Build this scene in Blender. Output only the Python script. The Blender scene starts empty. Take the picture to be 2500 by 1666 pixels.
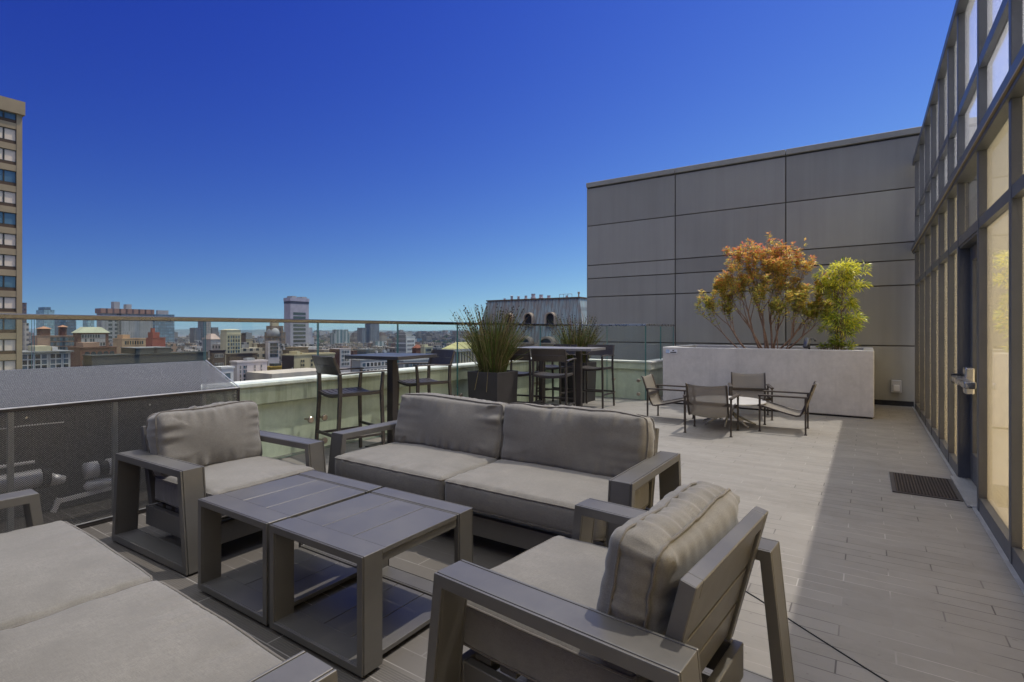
import bpy, bmesh, math, random
from mathutils import Vector, Matrix, noise as mnoise
R_ = math.radians
sc = bpy.context.scene
COL = sc.collection
# ------------------------------------------------------------------ camera, sky, sun, exposure
CAMH = 1.36
YAW = R_(33.82)
cam_d = bpy.data.cameras.new("camera")
cam = bpy.data.objects.new("camera", cam_d)
COL.objects.link(cam)
cam.location = (0, 0, CAMH)
cam.rotation_euler = (R_(90), 0, YAW)
cam_d.sensor_width = 36.0
cam_d.lens = 36.0 * 1291.0 / 2500.0
cam_d.shift_y = -27.0 / 2500.0
cam_d.clip_start = 0.05
cam_d.clip_end = 40000
sc.camera = cam

FILL_VEIL = 1.3
SKYFIT = ((12.2, 2.17, 0.8), (9.3, 2.0, 0.68), (5.83, 0.71, 0.40))
SUN = Vector((0.224, 0.36, 1.0)).normalized()
world = bpy.data.worlds.new("World")
sc.world = world
world.use_nodes = True
nt = world.node_tree
nt.nodes.clear()
wo = nt.nodes.new("ShaderNodeOutputWorld")
bg = nt.nodes.new("ShaderNodeBackground")
sky = nt.nodes.new("ShaderNodeTexSky")
sky.sky_type = 'NISHITA'
sky.sun_disc = False
sky.sun_elevation = math.asin(SUN.z)
sky.sun_rotation = math.atan2(SUN.x, SUN.y)
sky.altitude = 60
sky.air_density = 1.0
sky.dust_density = 0.15
sky.ozone_density = 5.0
tc = nt.nodes.new("ShaderNodeTexCoord")
sx = nt.nodes.new("ShaderNodeSeparateXYZ")
mx = nt.nodes.new("ShaderNodeMath"); mx.operation = 'MAXIMUM'; mx.inputs[1].default_value = 0.0
cx = nt.nodes.new("ShaderNodeCombineXYZ")
nt.links.new(tc.outputs['Generated'], sx.inputs[0])
nt.links.new(sx.outputs[0], cx.inputs[0]); nt.links.new(sx.outputs[1], cx.inputs[1])
ma = nt.nodes.new("ShaderNodeMath"); ma.operation = 'MULTIPLY_ADD'; ma.inputs[1].default_value = 0.85; ma.inputs[2].default_value = 0.075
nt.links.new(sx.outputs[2], mx.inputs[0]); nt.links.new(mx.outputs[0], ma.inputs[0]); nt.links.new(ma.outputs[0], cx.inputs[2])
nt.links.new(cx.outputs[0], sky.inputs[0])
hs = nt.nodes.new("ShaderNodeHueSaturation")
hs.inputs['Hue'].default_value = 0.51
hs.inputs['Saturation'].default_value = 1.0
hs.inputs['Value'].default_value = 1.0
nt.links.new(sky.outputs[0], hs.inputs['Color'])
# grade the clear sky: deeper overhead and away from the sun's side, paler towards the horizon
az = nt.nodes.new("ShaderNodeVectorMath"); az.operation = 'DOT_PRODUCT'
hl = math.hypot(SUN.x, SUN.y); az.inputs[1].default_value = (SUN.x / hl, SUN.y / hl, 0.0)
nt.links.new(tc.outputs['Generated'], az.inputs[0])
spc = nt.nodes.new("ShaderNodeSeparateColor"); cbc = nt.nodes.new("ShaderNodeCombineColor")
nt.links.new(hs.outputs[0], spc.inputs[0])
def wmath(op, a_, b_):
    nd = nt.nodes.new("ShaderNodeMath"); nd.operation = op
    for k_, v_ in enumerate((a_, b_)):
        if isinstance(v_, (int, float)): nd.inputs[k_].default_value = v_
        else: nt.links.new(v_, nd.inputs[k_])
    return nd.outputs[0]
for ch_, (K_, G_, A_) in enumerate(SKYFIT):
    p_ = wmath('POWER', wmath('MULTIPLY', spc.outputs[ch_], 0.13), G_)
    e_ = wmath('EXPONENT', wmath('MULTIPLY', az.outputs['Value'], A_), 0.0)
    nt.links.new(wmath('MULTIPLY', wmath('MULTIPLY', p_, e_), K_), cbc.inputs[ch_])
nt.links.new(cbc.outputs[0], bg.inputs['Color'])
bg.inputs['Strength'].default_value = 0.102
# bright veil added overhead, unseen above the frame, to fill the shade
bg2 = nt.nodes.new("ShaderNodeBackground")
bg2.inputs['Color'].default_value = (0.97, 1.0, 0.90, 1)
vm = nt.nodes.new("ShaderNodeMapRange"); vm.interpolation_type = 'SMOOTHSTEP'
for k_, v_ in enumerate((0.60, 0.80, 0.0, FILL_VEIL)): vm.inputs[k_ + 1].default_value = v_
nt.links.new(sx.outputs[2], vm.inputs[0]); nt.links.new(vm.outputs[0], bg2.inputs['Strength'])
ad = nt.nodes.new("ShaderNodeAddShader")
nt.links.new(bg.outputs[0], ad.inputs[0]); nt.links.new(bg2.outputs[0], ad.inputs[1])
nt.links.new(ad.outputs[0], wo.inputs['Surface'])

sd = bpy.data.lights.new("sun", 'SUN')
sd.energy = 2.5
sd.angle = R_(0.55)
sd.color = (1.0, 0.93, 0.83)
sun = bpy.data.objects.new("sun", sd)
COL.objects.link(sun)
sun.rotation_euler = SUN.to_track_quat('Z', 'Y').to_euler()

vs = sc.view_settings
vs.view_transform = 'Standard'
vs.look = 'None'
vs.exposure = 0.18
vs.gamma = 1.0
vs.use_curve_mapping = False
sc.render.engine = 'CYCLES'
cy = sc.cycles
cy.max_bounces = 10
cy.transparent_max_bounces = 24
cy.glossy_bounces = 4
cy.transmission_bounces = 6
cy.volume_bounces = 0
cy.sample_clamp_indirect = 6.0
cy.caustics_reflective = False
cy.caustics_refractive = False

# ------------------------------------------------------------------ view geometry helpers (for laying out the far city)
F2 = (-math.sin(YAW), math.cos(YAW)); R2 = (math.cos(YAW), math.sin(YAW)); FL = 1291.0; HY = 806.0
def ray(px):
    u = (px - 1250.0) / FL
    return (F2[0] + u * R2[0], F2[1] + u * R2[1])
def at(px, d):
    r = ray(px); return (r[0] * d, r[1] * d)
def zat(py, d): return CAMH + d * (HY - py) / FL

# ------------------------------------------------------------------ scene graph helpers
def tag(o, label=None, cat=None, group=None, kind=None):
    if label: o['label'] = label
    if cat: o['category'] = cat
    if group: o['group'] = group
    if kind: o['kind'] = kind
    return o
def thing(name, label, cat, loc=(0, 0, 0), rz=0.0, group=None):
    o = bpy.data.objects.new(name, None)
    o.empty_display_size = 0.1
    COL.objects.link(o)
    o.location = loc; o.rotation_euler = (0, 0, rz)
    return tag(o, label, cat, group)
def copy_tree(o, parent=None):
    c = o.copy(); COL.objects.link(c); c.parent = parent
    for ch in list(o.children): copy_tree(ch, c)
    return c
def dup(o, loc, rz, label, group=None):
    c = copy_tree(o); c.location = loc; c.rotation_euler = (0, 0, rz); c['label'] = label
    if group: c['group'] = group
    return c

class MB:
    def __init__(s): s.v = []; s.f = []; s.m = []; s.mi = 0; s.col = []; s.c = None
    def add(s, vs, fs):
        n = len(s.v); s.v += [tuple(p) for p in vs]
        for f in fs:
            s.f.append([i + n for i in f]); s.m.append(s.mi); s.col.append(s.c)
        return s
    def box(s, x0, x1, y0, y1, z0, z1, M=None):
        vs = [(x, y, z) for z in (z0, z1) for y in (y0, y1) for x in (x0, x1)]
        if M is not None: vs = [M @ Vector(p) for p in vs]
        return s.add(vs, [(0, 2, 3, 1), (4, 5, 7, 6), (0, 1, 5, 4), (2, 6, 7, 3), (0, 4, 6, 2), (1, 3, 7, 5)])
    def beam(s, p0, p1, w, t, up=(0, 0, 1), w1=None, t1=None):
        p0 = Vector(p0); p1 = Vector(p1); d = (p1 - p0).normalized(); up = Vector(up)
        if abs(d.dot(up)) > 0.98: up = Vector((0, 1, 0))
        a = d.cross(up).normalized(); b = a.cross(d).normalized()
        w1 = w if w1 is None else w1; t1 = t if t1 is None else t1
        vs = []
        for p, W, T in ((p0, w, t), (p1, w1, t1)):
            for i, j in ((-1, -1), (1, -1), (1, 1), (-1, 1)): vs.append(p + a * (i * W / 2) + b * (j * T / 2))
        return s.add(vs, [(3, 2, 1, 0), (4, 5, 6, 7), (0, 1, 5, 4), (1, 2, 6, 5), (2, 3, 7, 6), (3, 0, 4, 7)])
    def prism(s, poly, axis, a, b):
        def P(u, v, t):
            return (t, u, v) if axis == 'x' else ((u, t, v) if axis == 'y' else (u, v, t))
        n = len(poly)
        vs = [P(u, v, a) for u, v in poly] + [P(u, v, b) for u, v in poly]
        fs = [list(range(n))[::-1], list(range(n, 2 * n))] + [(i, (i + 1) % n, n + (i + 1) % n, n + i) for i in range(n)]
        return s.add(vs, fs)
    def ring(s, outer, inner, axis, a, b):
        def P(u, v, t):
            return (t, u, v) if axis == 'x' else ((u, t, v) if axis == 'y' else (u, v, t))
        n = len(outer)
        vs = [P(*p, a) for p in outer] + [P(*p, a) for p in inner] + [P(*p, b) for p in outer] + [P(*p, b) for p in inner]
        fs = []
        for i in range(n):
            j = (i + 1) % n
            fs += [(i, j, n + j, n + i), (2 * n + i, 3 * n + i, 3 * n + j, 2 * n + j), (i, 2 * n + i, 2 * n + j, j), (n + i, n + j, 3 * n + j, 3 * n + i)]
        return s.add(vs, fs)
    def tube(s, pts, r, n=8, cap=True):
        pts = [Vector(p) for p in pts]; N = len(pts)
        rs = r if isinstance(r, (list, tuple)) else [r] * N
        d0 = (pts[1] - pts[0]).normalized()
        a = d0.orthogonal().normalized(); vs = []
        for i, p in enumerate(pts):
            d = (pts[min(i + 1, N - 1)] - pts[max(i - 1, 0)]).normalized()
            a = (a - d * a.dot(d)).normalized(); b = d.cross(a)
            for k in range(n):
                t = 2 * math.pi * k / n
                vs.append(p + (a * math.cos(t) + b * math.sin(t)) * rs[i])
        fs = []
        for i in range(N - 1):
            for k in range(n):
                fs.append((i * n + k, i * n + (k + 1) % n, (i + 1) * n + (k + 1) % n, (i + 1) * n + k))
        if cap:
            fs.append(list(range(n))[::-1]); fs.append([(N - 1) * n + k for k in range(n)])
        return s.add(vs, fs)
    def lathe(s, prof, n=24, c=(0, 0, 0)):
        vs = []; fs = []; N = len(prof)
        for r, z in prof:
            for k in range(n):
                t = 2 * math.pi * k / n
                vs.append((c[0] + r * math.cos(t), c[1] + r * math.sin(t), c[2] + z))
        for i in range(N - 1):
            for k in range(n):
                fs.append((i * n + k, i * n + (k + 1) % n, (i + 1) * n + (k + 1) % n, (i + 1) * n + k))
        fs.append(list(range(n))[::-1]); fs.append([(N - 1) * n + k for k in range(n)])
        return s.add(vs, fs)
    def grid(s, nu, nv, fn):
        vs = [fn(i / nu, j / nv) for j in range(nv + 1) for i in range(nu + 1)]
        w = nu + 1
        return s.add(vs, [(j * w + i, j * w + i + 1, (j + 1) * w + i + 1, (j + 1) * w + i) for j in range(nv) for i in range(nu)])
    def mesh(s, name, mats, bevel=0, smooth=False, seg=2, merge=0, recalc=True):
        me = bpy.data.meshes.new(name)
        me.from_pydata(s.v, [], s.f)
        if not isinstance(mats, (list, tuple)): mats = [mats]
        for m in mats: me.materials.append(m)
        me.polygons.foreach_set('material_index', s.m)
        if any(c is not None for c in s.col):
            at_ = me.color_attributes.new('tone', 'FLOAT_COLOR', 'CORNER')
            for p, c in zip(me.polygons, s.col):
                c = c or (1, 1, 1)
                for li in p.loop_indices: at_.data[li].color = (c[0], c[1], c[2], 1)
        if bevel or merge or recalc:
            bm = bmesh.new(); bm.from_mesh(me)
            if merge: bmesh.ops.remove_doubles(bm, verts=bm.verts, dist=merge)
            if recalc: bmesh.ops.recalc_face_normals(bm, faces=bm.faces)
            if bevel:
                ed = [e for e in bm.edges if len(e.link_faces) == 2 and e.calc_face_angle(0) > 0.5]
                bmesh.ops.bevel(bm, geom=ed, offset=bevel, segments=seg, profile=0.5, affect='EDGES', clamp_overlap=True)
            bm.to_mesh(me); bm.free()
        if smooth: me.polygons.foreach_set('use_smooth', [True] * len(me.polygons))
        me.update()
        return me
    def build(s, name, mats, parent=None, loc=(0, 0, 0), rz=0, **kw):
        o = bpy.data.objects.new(name, s.mesh(name, mats, **kw))
        COL.objects.link(o)
        o.parent = parent; o.location = loc; o.rotation_euler = (0, 0, rz)
        return o
def link_mesh(name, me, parent, loc=(0, 0, 0), rz=0, rot=None):
    o = bpy.data.objects.new(name, me); COL.objects.link(o); o.parent = parent; o.location = loc
    o.rotation_euler = rot if rot else (0, 0, rz)
    return o

# ------------------------------------------------------------------ materials
class NT:
    def __init__(s, name):
        s.mat = bpy.data.materials.new(name); s.mat.use_nodes = True
        s.t = s.mat.node_tree; s.t.nodes.clear()
        s.out = s.n('ShaderNodeOutputMaterial')
    def n(s, ty, **kw):
        nd = s.t.nodes.new(ty)
        for k, v in kw.items():
            if k in ('operation', 'blend_type', 'data_type', 'noise_dimensions', 'feature', 'wave_type', 'bands_direction', 'attribute_name', 'distance', 'object', 'interpolation_type'): setattr(nd, k, v)
        return nd
    def l(s, a, b): s.t.links.new(a, b)
    def val(s, x, inp):
        if hasattr(x, 'links') or hasattr(x, 'is_output'): s.l(x, inp)
        else:
            if isinstance(x, (tuple, list)) and len(x) == 3 and inp.type == 'RGBA': x = (*x, 1)
            inp.default_value = x
    def math(s, op, a, b=None, c=None):
        nd = s.n('ShaderNodeMath', operation=op)
        s.val(a, nd.inputs[0])
        if b is not None: s.val(b, nd.inputs[1])
        if c is not None: s.val(c, nd.inputs[2])
        return nd.outputs[0]
    def mix(s, f, a, b, bt='MIX'):
        nd = s.n('ShaderNodeMix', data_type='RGBA', blend_type=bt)
        s.val(f, nd.inputs[0]); s.val(a, nd.inputs[6]); s.val(b, nd.inputs[7])
        return nd.outputs[2]
    def noise(s, scale, detail=3, rough=0.5, vec=None, dim='3D'):
        nd = s.n('ShaderNodeTexNoise', noise_dimensions=dim)
        nd.inputs['Scale'].default_value = scale; nd.inputs['Detail'].default_value = detail; nd.inputs['Roughness'].default_value = rough
        if vec is not None: s.l(vec, nd.inputs['Vector'])
        return nd.outputs['Fac']
    def ramp(s, f, stops):
        nd = s.n('ShaderNodeValToRGB')
        while len(nd.color_ramp.elements) < len(stops): nd.color_ramp.elements.new(0.5)
        for e, (p, c) in zip(nd.color_ramp.elements, stops):
            e.position = p; e.color = (*c, 1) if len(c) == 3 else c
        s.l(f, nd.inputs[0]); return nd.outputs[0]
    def mr(s, f, a, b, c, d):
        nd = s.n('ShaderNodeMapRange'); s.val(f, nd.inputs[0])
        for i, x in enumerate((a, b, c, d)): nd.inputs[i + 1].default_value = x
        return nd.outputs[0]
    def obj(s): return s.n('ShaderNodeTexCoord').outputs['Object']
    def pos(s): return s.n('ShaderNodeNewGeometry').outputs['Position']
    def sep(s, v):
        nd = s.n('ShaderNodeSeparateXYZ'); s.l(v, nd.inputs[0]); return nd.outputs
    def scale(s, v, k):
        nd = s.n('ShaderNodeMapping'); s.l(v, nd.inputs[0]); nd.inputs['Scale'].default_value = k; return nd.outputs[0]
    def bump(s, h, st=0.3, dist=0.01):
        nd = s.n('ShaderNodeBump'); nd.inputs['Strength'].default_value = st; nd.inputs['Distance'].default_value = dist
        s.l(h, nd.inputs['Height']); return nd.outputs[0]
    def pbr(s, col, rough=0.5, metal=0.0, spec=0.5, normal=None, out=True, sheen=0, coat=0):
        p = s.n('ShaderNodeBsdfPrincipled')
        s.val(col, p.inputs['Base Color']); s.val(rough, p.inputs['Roughness']); p.inputs['Metallic'].default_value = metal
        p.inputs['Specular IOR Level'].default_value = spec
        if sheen: p.inputs['Sheen Weight'].default_value = sheen
        if coat: p.inputs['Coat Weight'].default_value = coat
        if normal is not None: s.l(normal, p.inputs['Normal'])
        if out: s.l(p.outputs[0], s.out.inputs[0])
        return p.outputs[0]
    def mixsh(s, f, a, b, out=True):
        nd = s.n('ShaderNodeMixShader'); s.val(f, nd.inputs[0]); s.l(a, nd.inputs[1]); s.l(b, nd.inputs[2])
        if out: s.l(nd.outputs[0], s.out.inputs[0])
        return nd.outputs[0]
    def transp(s, c):
        nd = s.n('ShaderNodeBsdfTransparent'); s.val(c, nd.inputs[0]); return nd.outputs[0]
    def gloss(s, c, r):
        nd = s.n('ShaderNodeBsdfGlossy'); s.val(c, nd.inputs['Color']); s.val(r, nd.inputs['Roughness']); return nd.outputs[0]

def m_plain(name, col, rough=0.5, metal=0.0, spec=0.5, var=0.12, vscale=3.0, bump=0.0, bscale=60):
    t = NT(name); o = t.obj()
    a = t.noise(vscale, 4, 0.6, o)
    c = t.mix(t.mr(a, 0.3, 0.7, 0, 1), tuple(x * (1 - var) for x in col), tuple(min(1, x * (1 + var)) for x in col))
    r = t.mr(a, 0.3, 0.7, max(0.02, rough - 0.05), rough + 0.05)
    nm = t.bump(t.noise(bscale, 3, 0.6, o), bump, 0.004) if bump else None
    t.pbr(c, r, metal, spec, nm)
    return t.mat
def m_glass(name, tint, refl=1.0, ior=1.5, rough=0.0):
    t = NT(name)
    lw = t.n('ShaderNodeLayerWeight'); lw.inputs[0].default_value = 0.5
    f = t.math('MINIMUM', t.math('ADD', 0.035 * refl, t.math('MULTIPLY', t.math('POWER', lw.outputs['Facing'], 4.0), 0.85 * min(refl, 1.1))), 1.0)
    t.mixsh(f, t.transp(tint), t.gloss((1, 1, 1), rough))
    return t.mat
def m_powder(name, col, rough=0.42):
    t = NT(name); o = t.obj()
    a = t.noise(2.2, 5, 0.65, o); b = t.noise(420, 2, 0.5, o)
    c = t.mix(t.mr(a, 0.35, 0.7, 0, 1), tuple(x * 0.88 for x in col), tuple(x * 1.14 for x in col))
    nz = t.sep(t.n('ShaderNodeNewGeometry').outputs['Normal'])[2]
    du = t.math('MULTIPLY', t.mr(t.noise(6.0, 6, 0.75, o), 0.40, 0.80, 0.02, 0.13), t.mr(nz, 0.6, 0.95, 0.25, 1.0))
    c = t.mix(du, c, (0.30, 0.285, 0.26))
    sc_ = t.mr(t.noise(1.0, 3, 0.6, t.scale(o, (9, 120, 60))), 0.70, 0.76, 0.0, 0.25)
    c = t.mix(sc_, c, tuple(min(1, x * 1.9) for x in col))
    r = t.math('ADD', t.mr(a, 0.3, 0.7, rough - 0.06, rough + 0.08), t.math('MULTIPLY', du, 0.35))
    t.pbr(c, r, 0.35, 0.5, t.bump(b, 0.05, 0.001))
    return t.mat
def m_fabric(name, col, k=1.0):
    t = NT(name); o = t.obj()
    a = t.noise(260 * k, 2, 0.7, o); b = t.noise(5, 4, 0.6, o); c2 = t.noise(70 * k, 3, 0.7, o)
    wx = t.scale(o, (30, 500, 500)); wy = t.scale(o, (500, 30, 500))
    w = t.math('ADD', t.noise(1, 1, 0.5, wx), t.noise(1, 1, 0.5, wy))
    f = t.math('ADD', t.math('MULTIPLY', a, 0.45), t.math('MULTIPLY', w, 0.3))
    f = t.math('ADD', f, t.math('MULTIPLY', c2, 0.25))
    c = t.mix(t.mr(f, 0.42, 0.78, 0, 1), tuple(x * 0.66 for x in col), tuple(x * 1.3 for x in col))
    rn = t.n('ShaderNodeObjectInfo').outputs['Random']
    c = t.mix(t.mr(b, 0.35, 0.7, 0, 0.7), c, tuple(x * 0.80 for x in col))
    st = t.n('ShaderNodeTexNoise', noise_dimensions='4D'); st.inputs['Scale'].default_value = 2.6; st.inputs['Detail'].default_value = 5; t.l(o, st.inputs['Vector']); t.l(t.math('MULTIPLY', rn, 37.0), st.inputs['W'])
    c = t.mix(t.mr(st.outputs['Fac'], 0.55, 0.7, 0, 0.30), c, tuple(x * 0.62 for x in col))
    c = t.mix(t.mr(rn, 0, 1, 0.0, 0.16), c, (0.26, 0.24, 0.21))
    t.pbr(c, 0.9, 0, 0.15, t.bump(f, 0.35, 0.002), sheen=0.25)
    return t.mat

M = {}
M['frame'] = m_powder('powder_coated_aluminium', (0.138, 0.131, 0.12), 0.36)
M['stool'] = m_powder('dark_stool_metal', (0.058, 0.050, 0.045), 0.45)
M['black'] = m_plain('black_gap', (0.012, 0.012, 0.013), 0.7)
M['fabric'] = m_fabric('taupe_canvas', (0.163, 0.152, 0.134))
M['piping'] = m_fabric('taupe_piping', (0.125, 0.112, 0.096))
M['concrete'] = None
M['steel'] = m_plain('brushed_steel', (0.55, 0.54, 0.52), 0.28, 1.0, 0.5, 0.1, 8)
M['rail'] = m_plain('rail_steel', (0.17, 0.165, 0.16), 0.26, 1.0, 0.5, 0.03, 1.5)
M['aluminium'] = m_plain('aluminium_sill', (0.6, 0.6, 0.59), 0.4, 0.8, 0.5, 0.12, 8)
M['mullion'] = m_powder('mullion_grey', (0.125, 0.128, 0.13), 0.42)
M['glass'] = m_glass('rail_glass', (0.945, 0.98, 0.96), 0.45)
M['glassedge'] = m_plain('glass_edge_green', (0.10, 0.24, 0.22), 0.15, 0, 0.6)
def wall_panel(tone):
    t = NT('dark_wall_panel'); p = t.pos()
    a = t.noise(0.5, 4, 0.6, p); st = t.noise(1.0, 4, 0.6, t.scale(p, (7, 7, 0.35)))
    f = t.math('ADD', t.math('MULTIPLY', a, 0.6), t.math('MULTIPLY', st, 0.4))
    c = t.mix(t.mr(f, 0.35, 0.68, 0, 1), (0.30, 0.291, 0.252), (0.36, 0.35, 0.305))
    if tone:
        vc = t.n('ShaderNodeVertexColor'); vc.layer_name = 'tone'; c = t.mix(1.0, c, vc.outputs[0], 'MULTIPLY')
        drip = t.math('MULTIPLY', t.mr(t.noise(1.0, 5, 0.75, t.scale(p, (16, 16, 0.22))), 0.56, 0.72, 0, 0.15), t.mr(t.noise(0.8, 3, 0.5, p), 0.4, 0.6, 0.2, 1))
        c = t.mix(drip, c, (0.19, 0.18, 0.155))
    t.pbr(c, t.mr(a, 0.3, 0.7, 0.55, 0.66), 0, 0.2, t.bump(t.noise(90, 3, 0.6, p), 0.06, 0.002))
    return t.mat
M['panel'] = wall_panel(False); M['panel_tone'] = wall_panel(True)
def conc(name, base, stain, amt, streak=True):
    t = NT(name); p = t.pos()
    a = t.noise(1.3, 6, 0.65, p); b = t.noise(14, 5, 0.7, p)
    f = t.math('ADD', t.math('MULTIPLY', a, 0.65), t.math('MULTIPLY', b, 0.35))
    c = t.mix(t.mr(f, 0.35, 0.65, 0, 1), tuple(x * 0.82 for x in base), tuple(min(1, x * 1.12) for x in base))
    if streak:
        st = t.noise(1.0, 5, 0.7, t.scale(p, (9, 9, 0.5)))
        c = t.mix(t.mr(st, 0.48, 0.75, 0, amt), c, stain)
    t.pbr(c, 0.85, 0, 0.25, t.bump(b, 0.2, 0.006))
    return t.mat
M['planter'] = conc('planter_concrete', (0.60, 0.585, 0.56), (0.43, 0.42, 0.405), 0.4)
M['parapet'] = conc('parapet_concrete', (0.52, 0.51, 0.39), (0.20, 0.20, 0.12), 0.8)
M['parapet_low'] = conc('parapet_painted', (0.78, 0.79, 0.64), (0.56, 0.58, 0.43), 0.55)
M['cap'] = conc('parapet_cap', (0.82, 0.79, 0.72), (0.6, 0.56, 0.48), 0.5)
M['soil'] = m_plain('soil', (0.045, 0.034, 0.025), 0.95, 0, 0.1, 0.4, 20, 0.6, 40)

def floor_mat():
    t = NT('deck_tile'); p = t.pos(); x, y, z = t.sep(p)
    PW, PL = 0.1035, 0.6165
    yr = t.math('DIVIDE', t.math('SUBTRACT', y, 3.3815), PW)
    row = t.math('FLOOR', yr); fy = t.math('FRACT', yr)
    xs = t.math('ADD', t.math('ADD', x, 0.103), t.math('MULTIPLY', row, 0.2055))
    xr = t.math('DIVIDE', xs, PL)
    colm = t.math('FLOOR', xr); fx = t.math('FRACT', xr)
    # joints
    ey = t.math('MINIMUM', fy, t.math('SUBTRACT', 1.0, fy)); ex = t.math('MINIMUM', fx, t.math('SUBTRACT', 1.0, fx))
    gy = t.math('LESS_THAN', ey, 0.022); gx = t.math('LESS_THAN', ex, 0.0052)
    g = t.math('MAXIMUM', gy, gx)
    cid = t.n('ShaderNodeCombineXYZ'); t.l(row, cid.inputs[0]); t.l(colm, cid.inputs[1])
    wn = t.n('ShaderNodeTexWhiteNoise'); t.l(cid.outputs[0], wn.inputs[0])
    big = t.noise(0.45, 4, 0.6, p); mid = t.noise(3.5, 5, 0.65, p); fine = t.noise(60, 3, 0.7, t.scale(p, (0.25, 1, 1)))
    c = t.mix(wn.outputs['Value'], (0.203, 0.191, 0.172), (0.252, 0.238, 0.216))
    c = t.mix(t.mr(big, 0.35, 0.65, 0, 0.6), c, (0.26, 0.243, 0.217))
    c = t.mix(t.mr(mid, 0.4, 0.75, 0, 0.5), c, (0.185, 0.171, 0.152))
    c = t.mix(t.mr(fine, 0.45, 0.75, 0, 0.25), c, (0.26, 0.24, 0.22))
    # darker zone of tile under the lounge group and ribbed drain rows
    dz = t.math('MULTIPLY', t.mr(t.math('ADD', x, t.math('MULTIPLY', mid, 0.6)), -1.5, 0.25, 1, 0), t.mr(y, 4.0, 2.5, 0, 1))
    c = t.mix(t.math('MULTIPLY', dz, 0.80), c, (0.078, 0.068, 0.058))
    st1 = t.noise(0.9, 6, 0.72, t.scale(p, (1, 1.6, 1))); st2 = t.noise(7.0, 4, 0.7, p)
    c = t.mix(t.math('MULTIPLY', t.mr(st1, 0.52, 0.66, 0, 0.30), t.mr(st2, 0.3, 0.6, 0.4, 1)), c, (0.13, 0.118, 0.10))
    c = t.mix(t.mr(t.noise(34.0, 2, 0.5, p), 0.70, 0.74, 0, 0.45), c, (0.10, 0.09, 0.075))
    rib = t.math('SINE', t.math('MULTIPLY', y, 2 * math.pi / 0.0115))
    inrib = t.math('MULTIPLY', t.math('LESS_THAN', y, 1.5), t.math('LESS_THAN', x, -1.2))
    c = t.mix(t.math('MULTIPLY', inrib, t.mr(rib, -0.2, 0.6, 0.38, 0)), c, (0.05, 0.046, 0.043))
    jn = t.noise(1.1, 2, 0.5, p)
    jc = t.mix(t.mr(jn, 0.44, 0.56, 0, 1), (0.075, 0.066, 0.06), (0.36, 0.34, 0.31))
    jc = t.mix(t.mr(x, -1.0, -0.2, 0.45, 0.0), jc, (0.20, 0.18, 0.165))
    c = t.mix(g, c, jc)
    h = t.math('SUBTRACT', t.math('MULTIPLY', mid, 0.2), t.math('MULTIPLY', g, 1.0))
    h = t.math('ADD', h, t.math('MULTIPLY', t.math('MULTIPLY', rib, inrib), 0.4))
    t.pbr(c, t.mr(mid, 0.3, 0.7, 0.48, 0.62), 0, 0.4, t.bump(h, 0.35, 0.003))
    return t.mat
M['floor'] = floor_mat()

# ------------------------------------------------------------------ terrace: floor, wall, parapet, rail, facade
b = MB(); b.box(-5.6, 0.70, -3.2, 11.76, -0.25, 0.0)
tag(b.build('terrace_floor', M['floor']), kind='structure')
b = MB(); b.box(0.672, 0.697, -3.2, 11.7, 0.0, 0.006)
tag(b.build('floor_flashing', M['aluminium']), kind='structure')

FX = 0.695
# dark panelled wall
w = thing('panelled_wall', 'dark grey panelled wall at the end of the terrace behind the shrubs', 'wall', (0, 11.73, 0))
b = MB(); b.box(-5.65, 6.0, 0.03, 0.35, -1.0, 4.80); b.build('backing', m_plain('joint_backing', (0.13, 0.115, 0.09), 0.9), w)
rows = [-0.95, 1.075, 2.16, 2.605, 2.925, 3.885, 4.80]
cols = [-5.648, -3.511, -1.326, 0.86]
b = MB()
for i in range(3):
    for j in range(6):
        z0 = rows[j] + (0.011 if j else 0); z1 = rows[j + 1] - 0.011
        v_ = random.Random(i * 17 + j * 5).uniform(0.86, 1.08); b.c = (v_, v_, v_)
        b.box(cols[i] + (0.012 if i else 0), cols[i + 1] - 0.012, 0.0, 0.05, z0, z1)
b.build('panel', M['panel_tone'], w)
b = MB()
for i in range(3): b.box(cols[i] - (0.02 if i == 0 else -0.006), cols[i + 1] - 0.006, -0.03, 0.37, 4.825, 4.935)
b.build('coping', M['panel'], w, bevel=0.006, seg=1)
b = MB(); b.box(-5.67, -5.65, 0.02, 0.37, -1.0, 4.825); b.build('end_trim', M['panel'], w)
b = MB(); b.box(-3.1, 0.70, -0.012, 0.0, 0.0, 0.09); b.build('base_trim', M['black'], w)
# outlet
ob = thing('outlet_box', 'small grey weatherproof socket box low on the dark wall beside the glass', 'outlet', (0.447, 11.73, 0.35))
b = MB(); b.box(-0.075, 0.075, -0.075, 0.0, -0.11, 0.11); b.build('housing', m_plain('outlet_grey', (0.42, 0.42, 0.42), 0.4), ob, bevel=0.012)
b = MB(); b.box(-0.045, 0.045, -0.1, -0.078, -0.08, 0.03); b.build('cover', m_plain('outlet_cover', (0.6, 0.6, 0.6), 0.3), ob, bevel=0.008)

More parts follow.
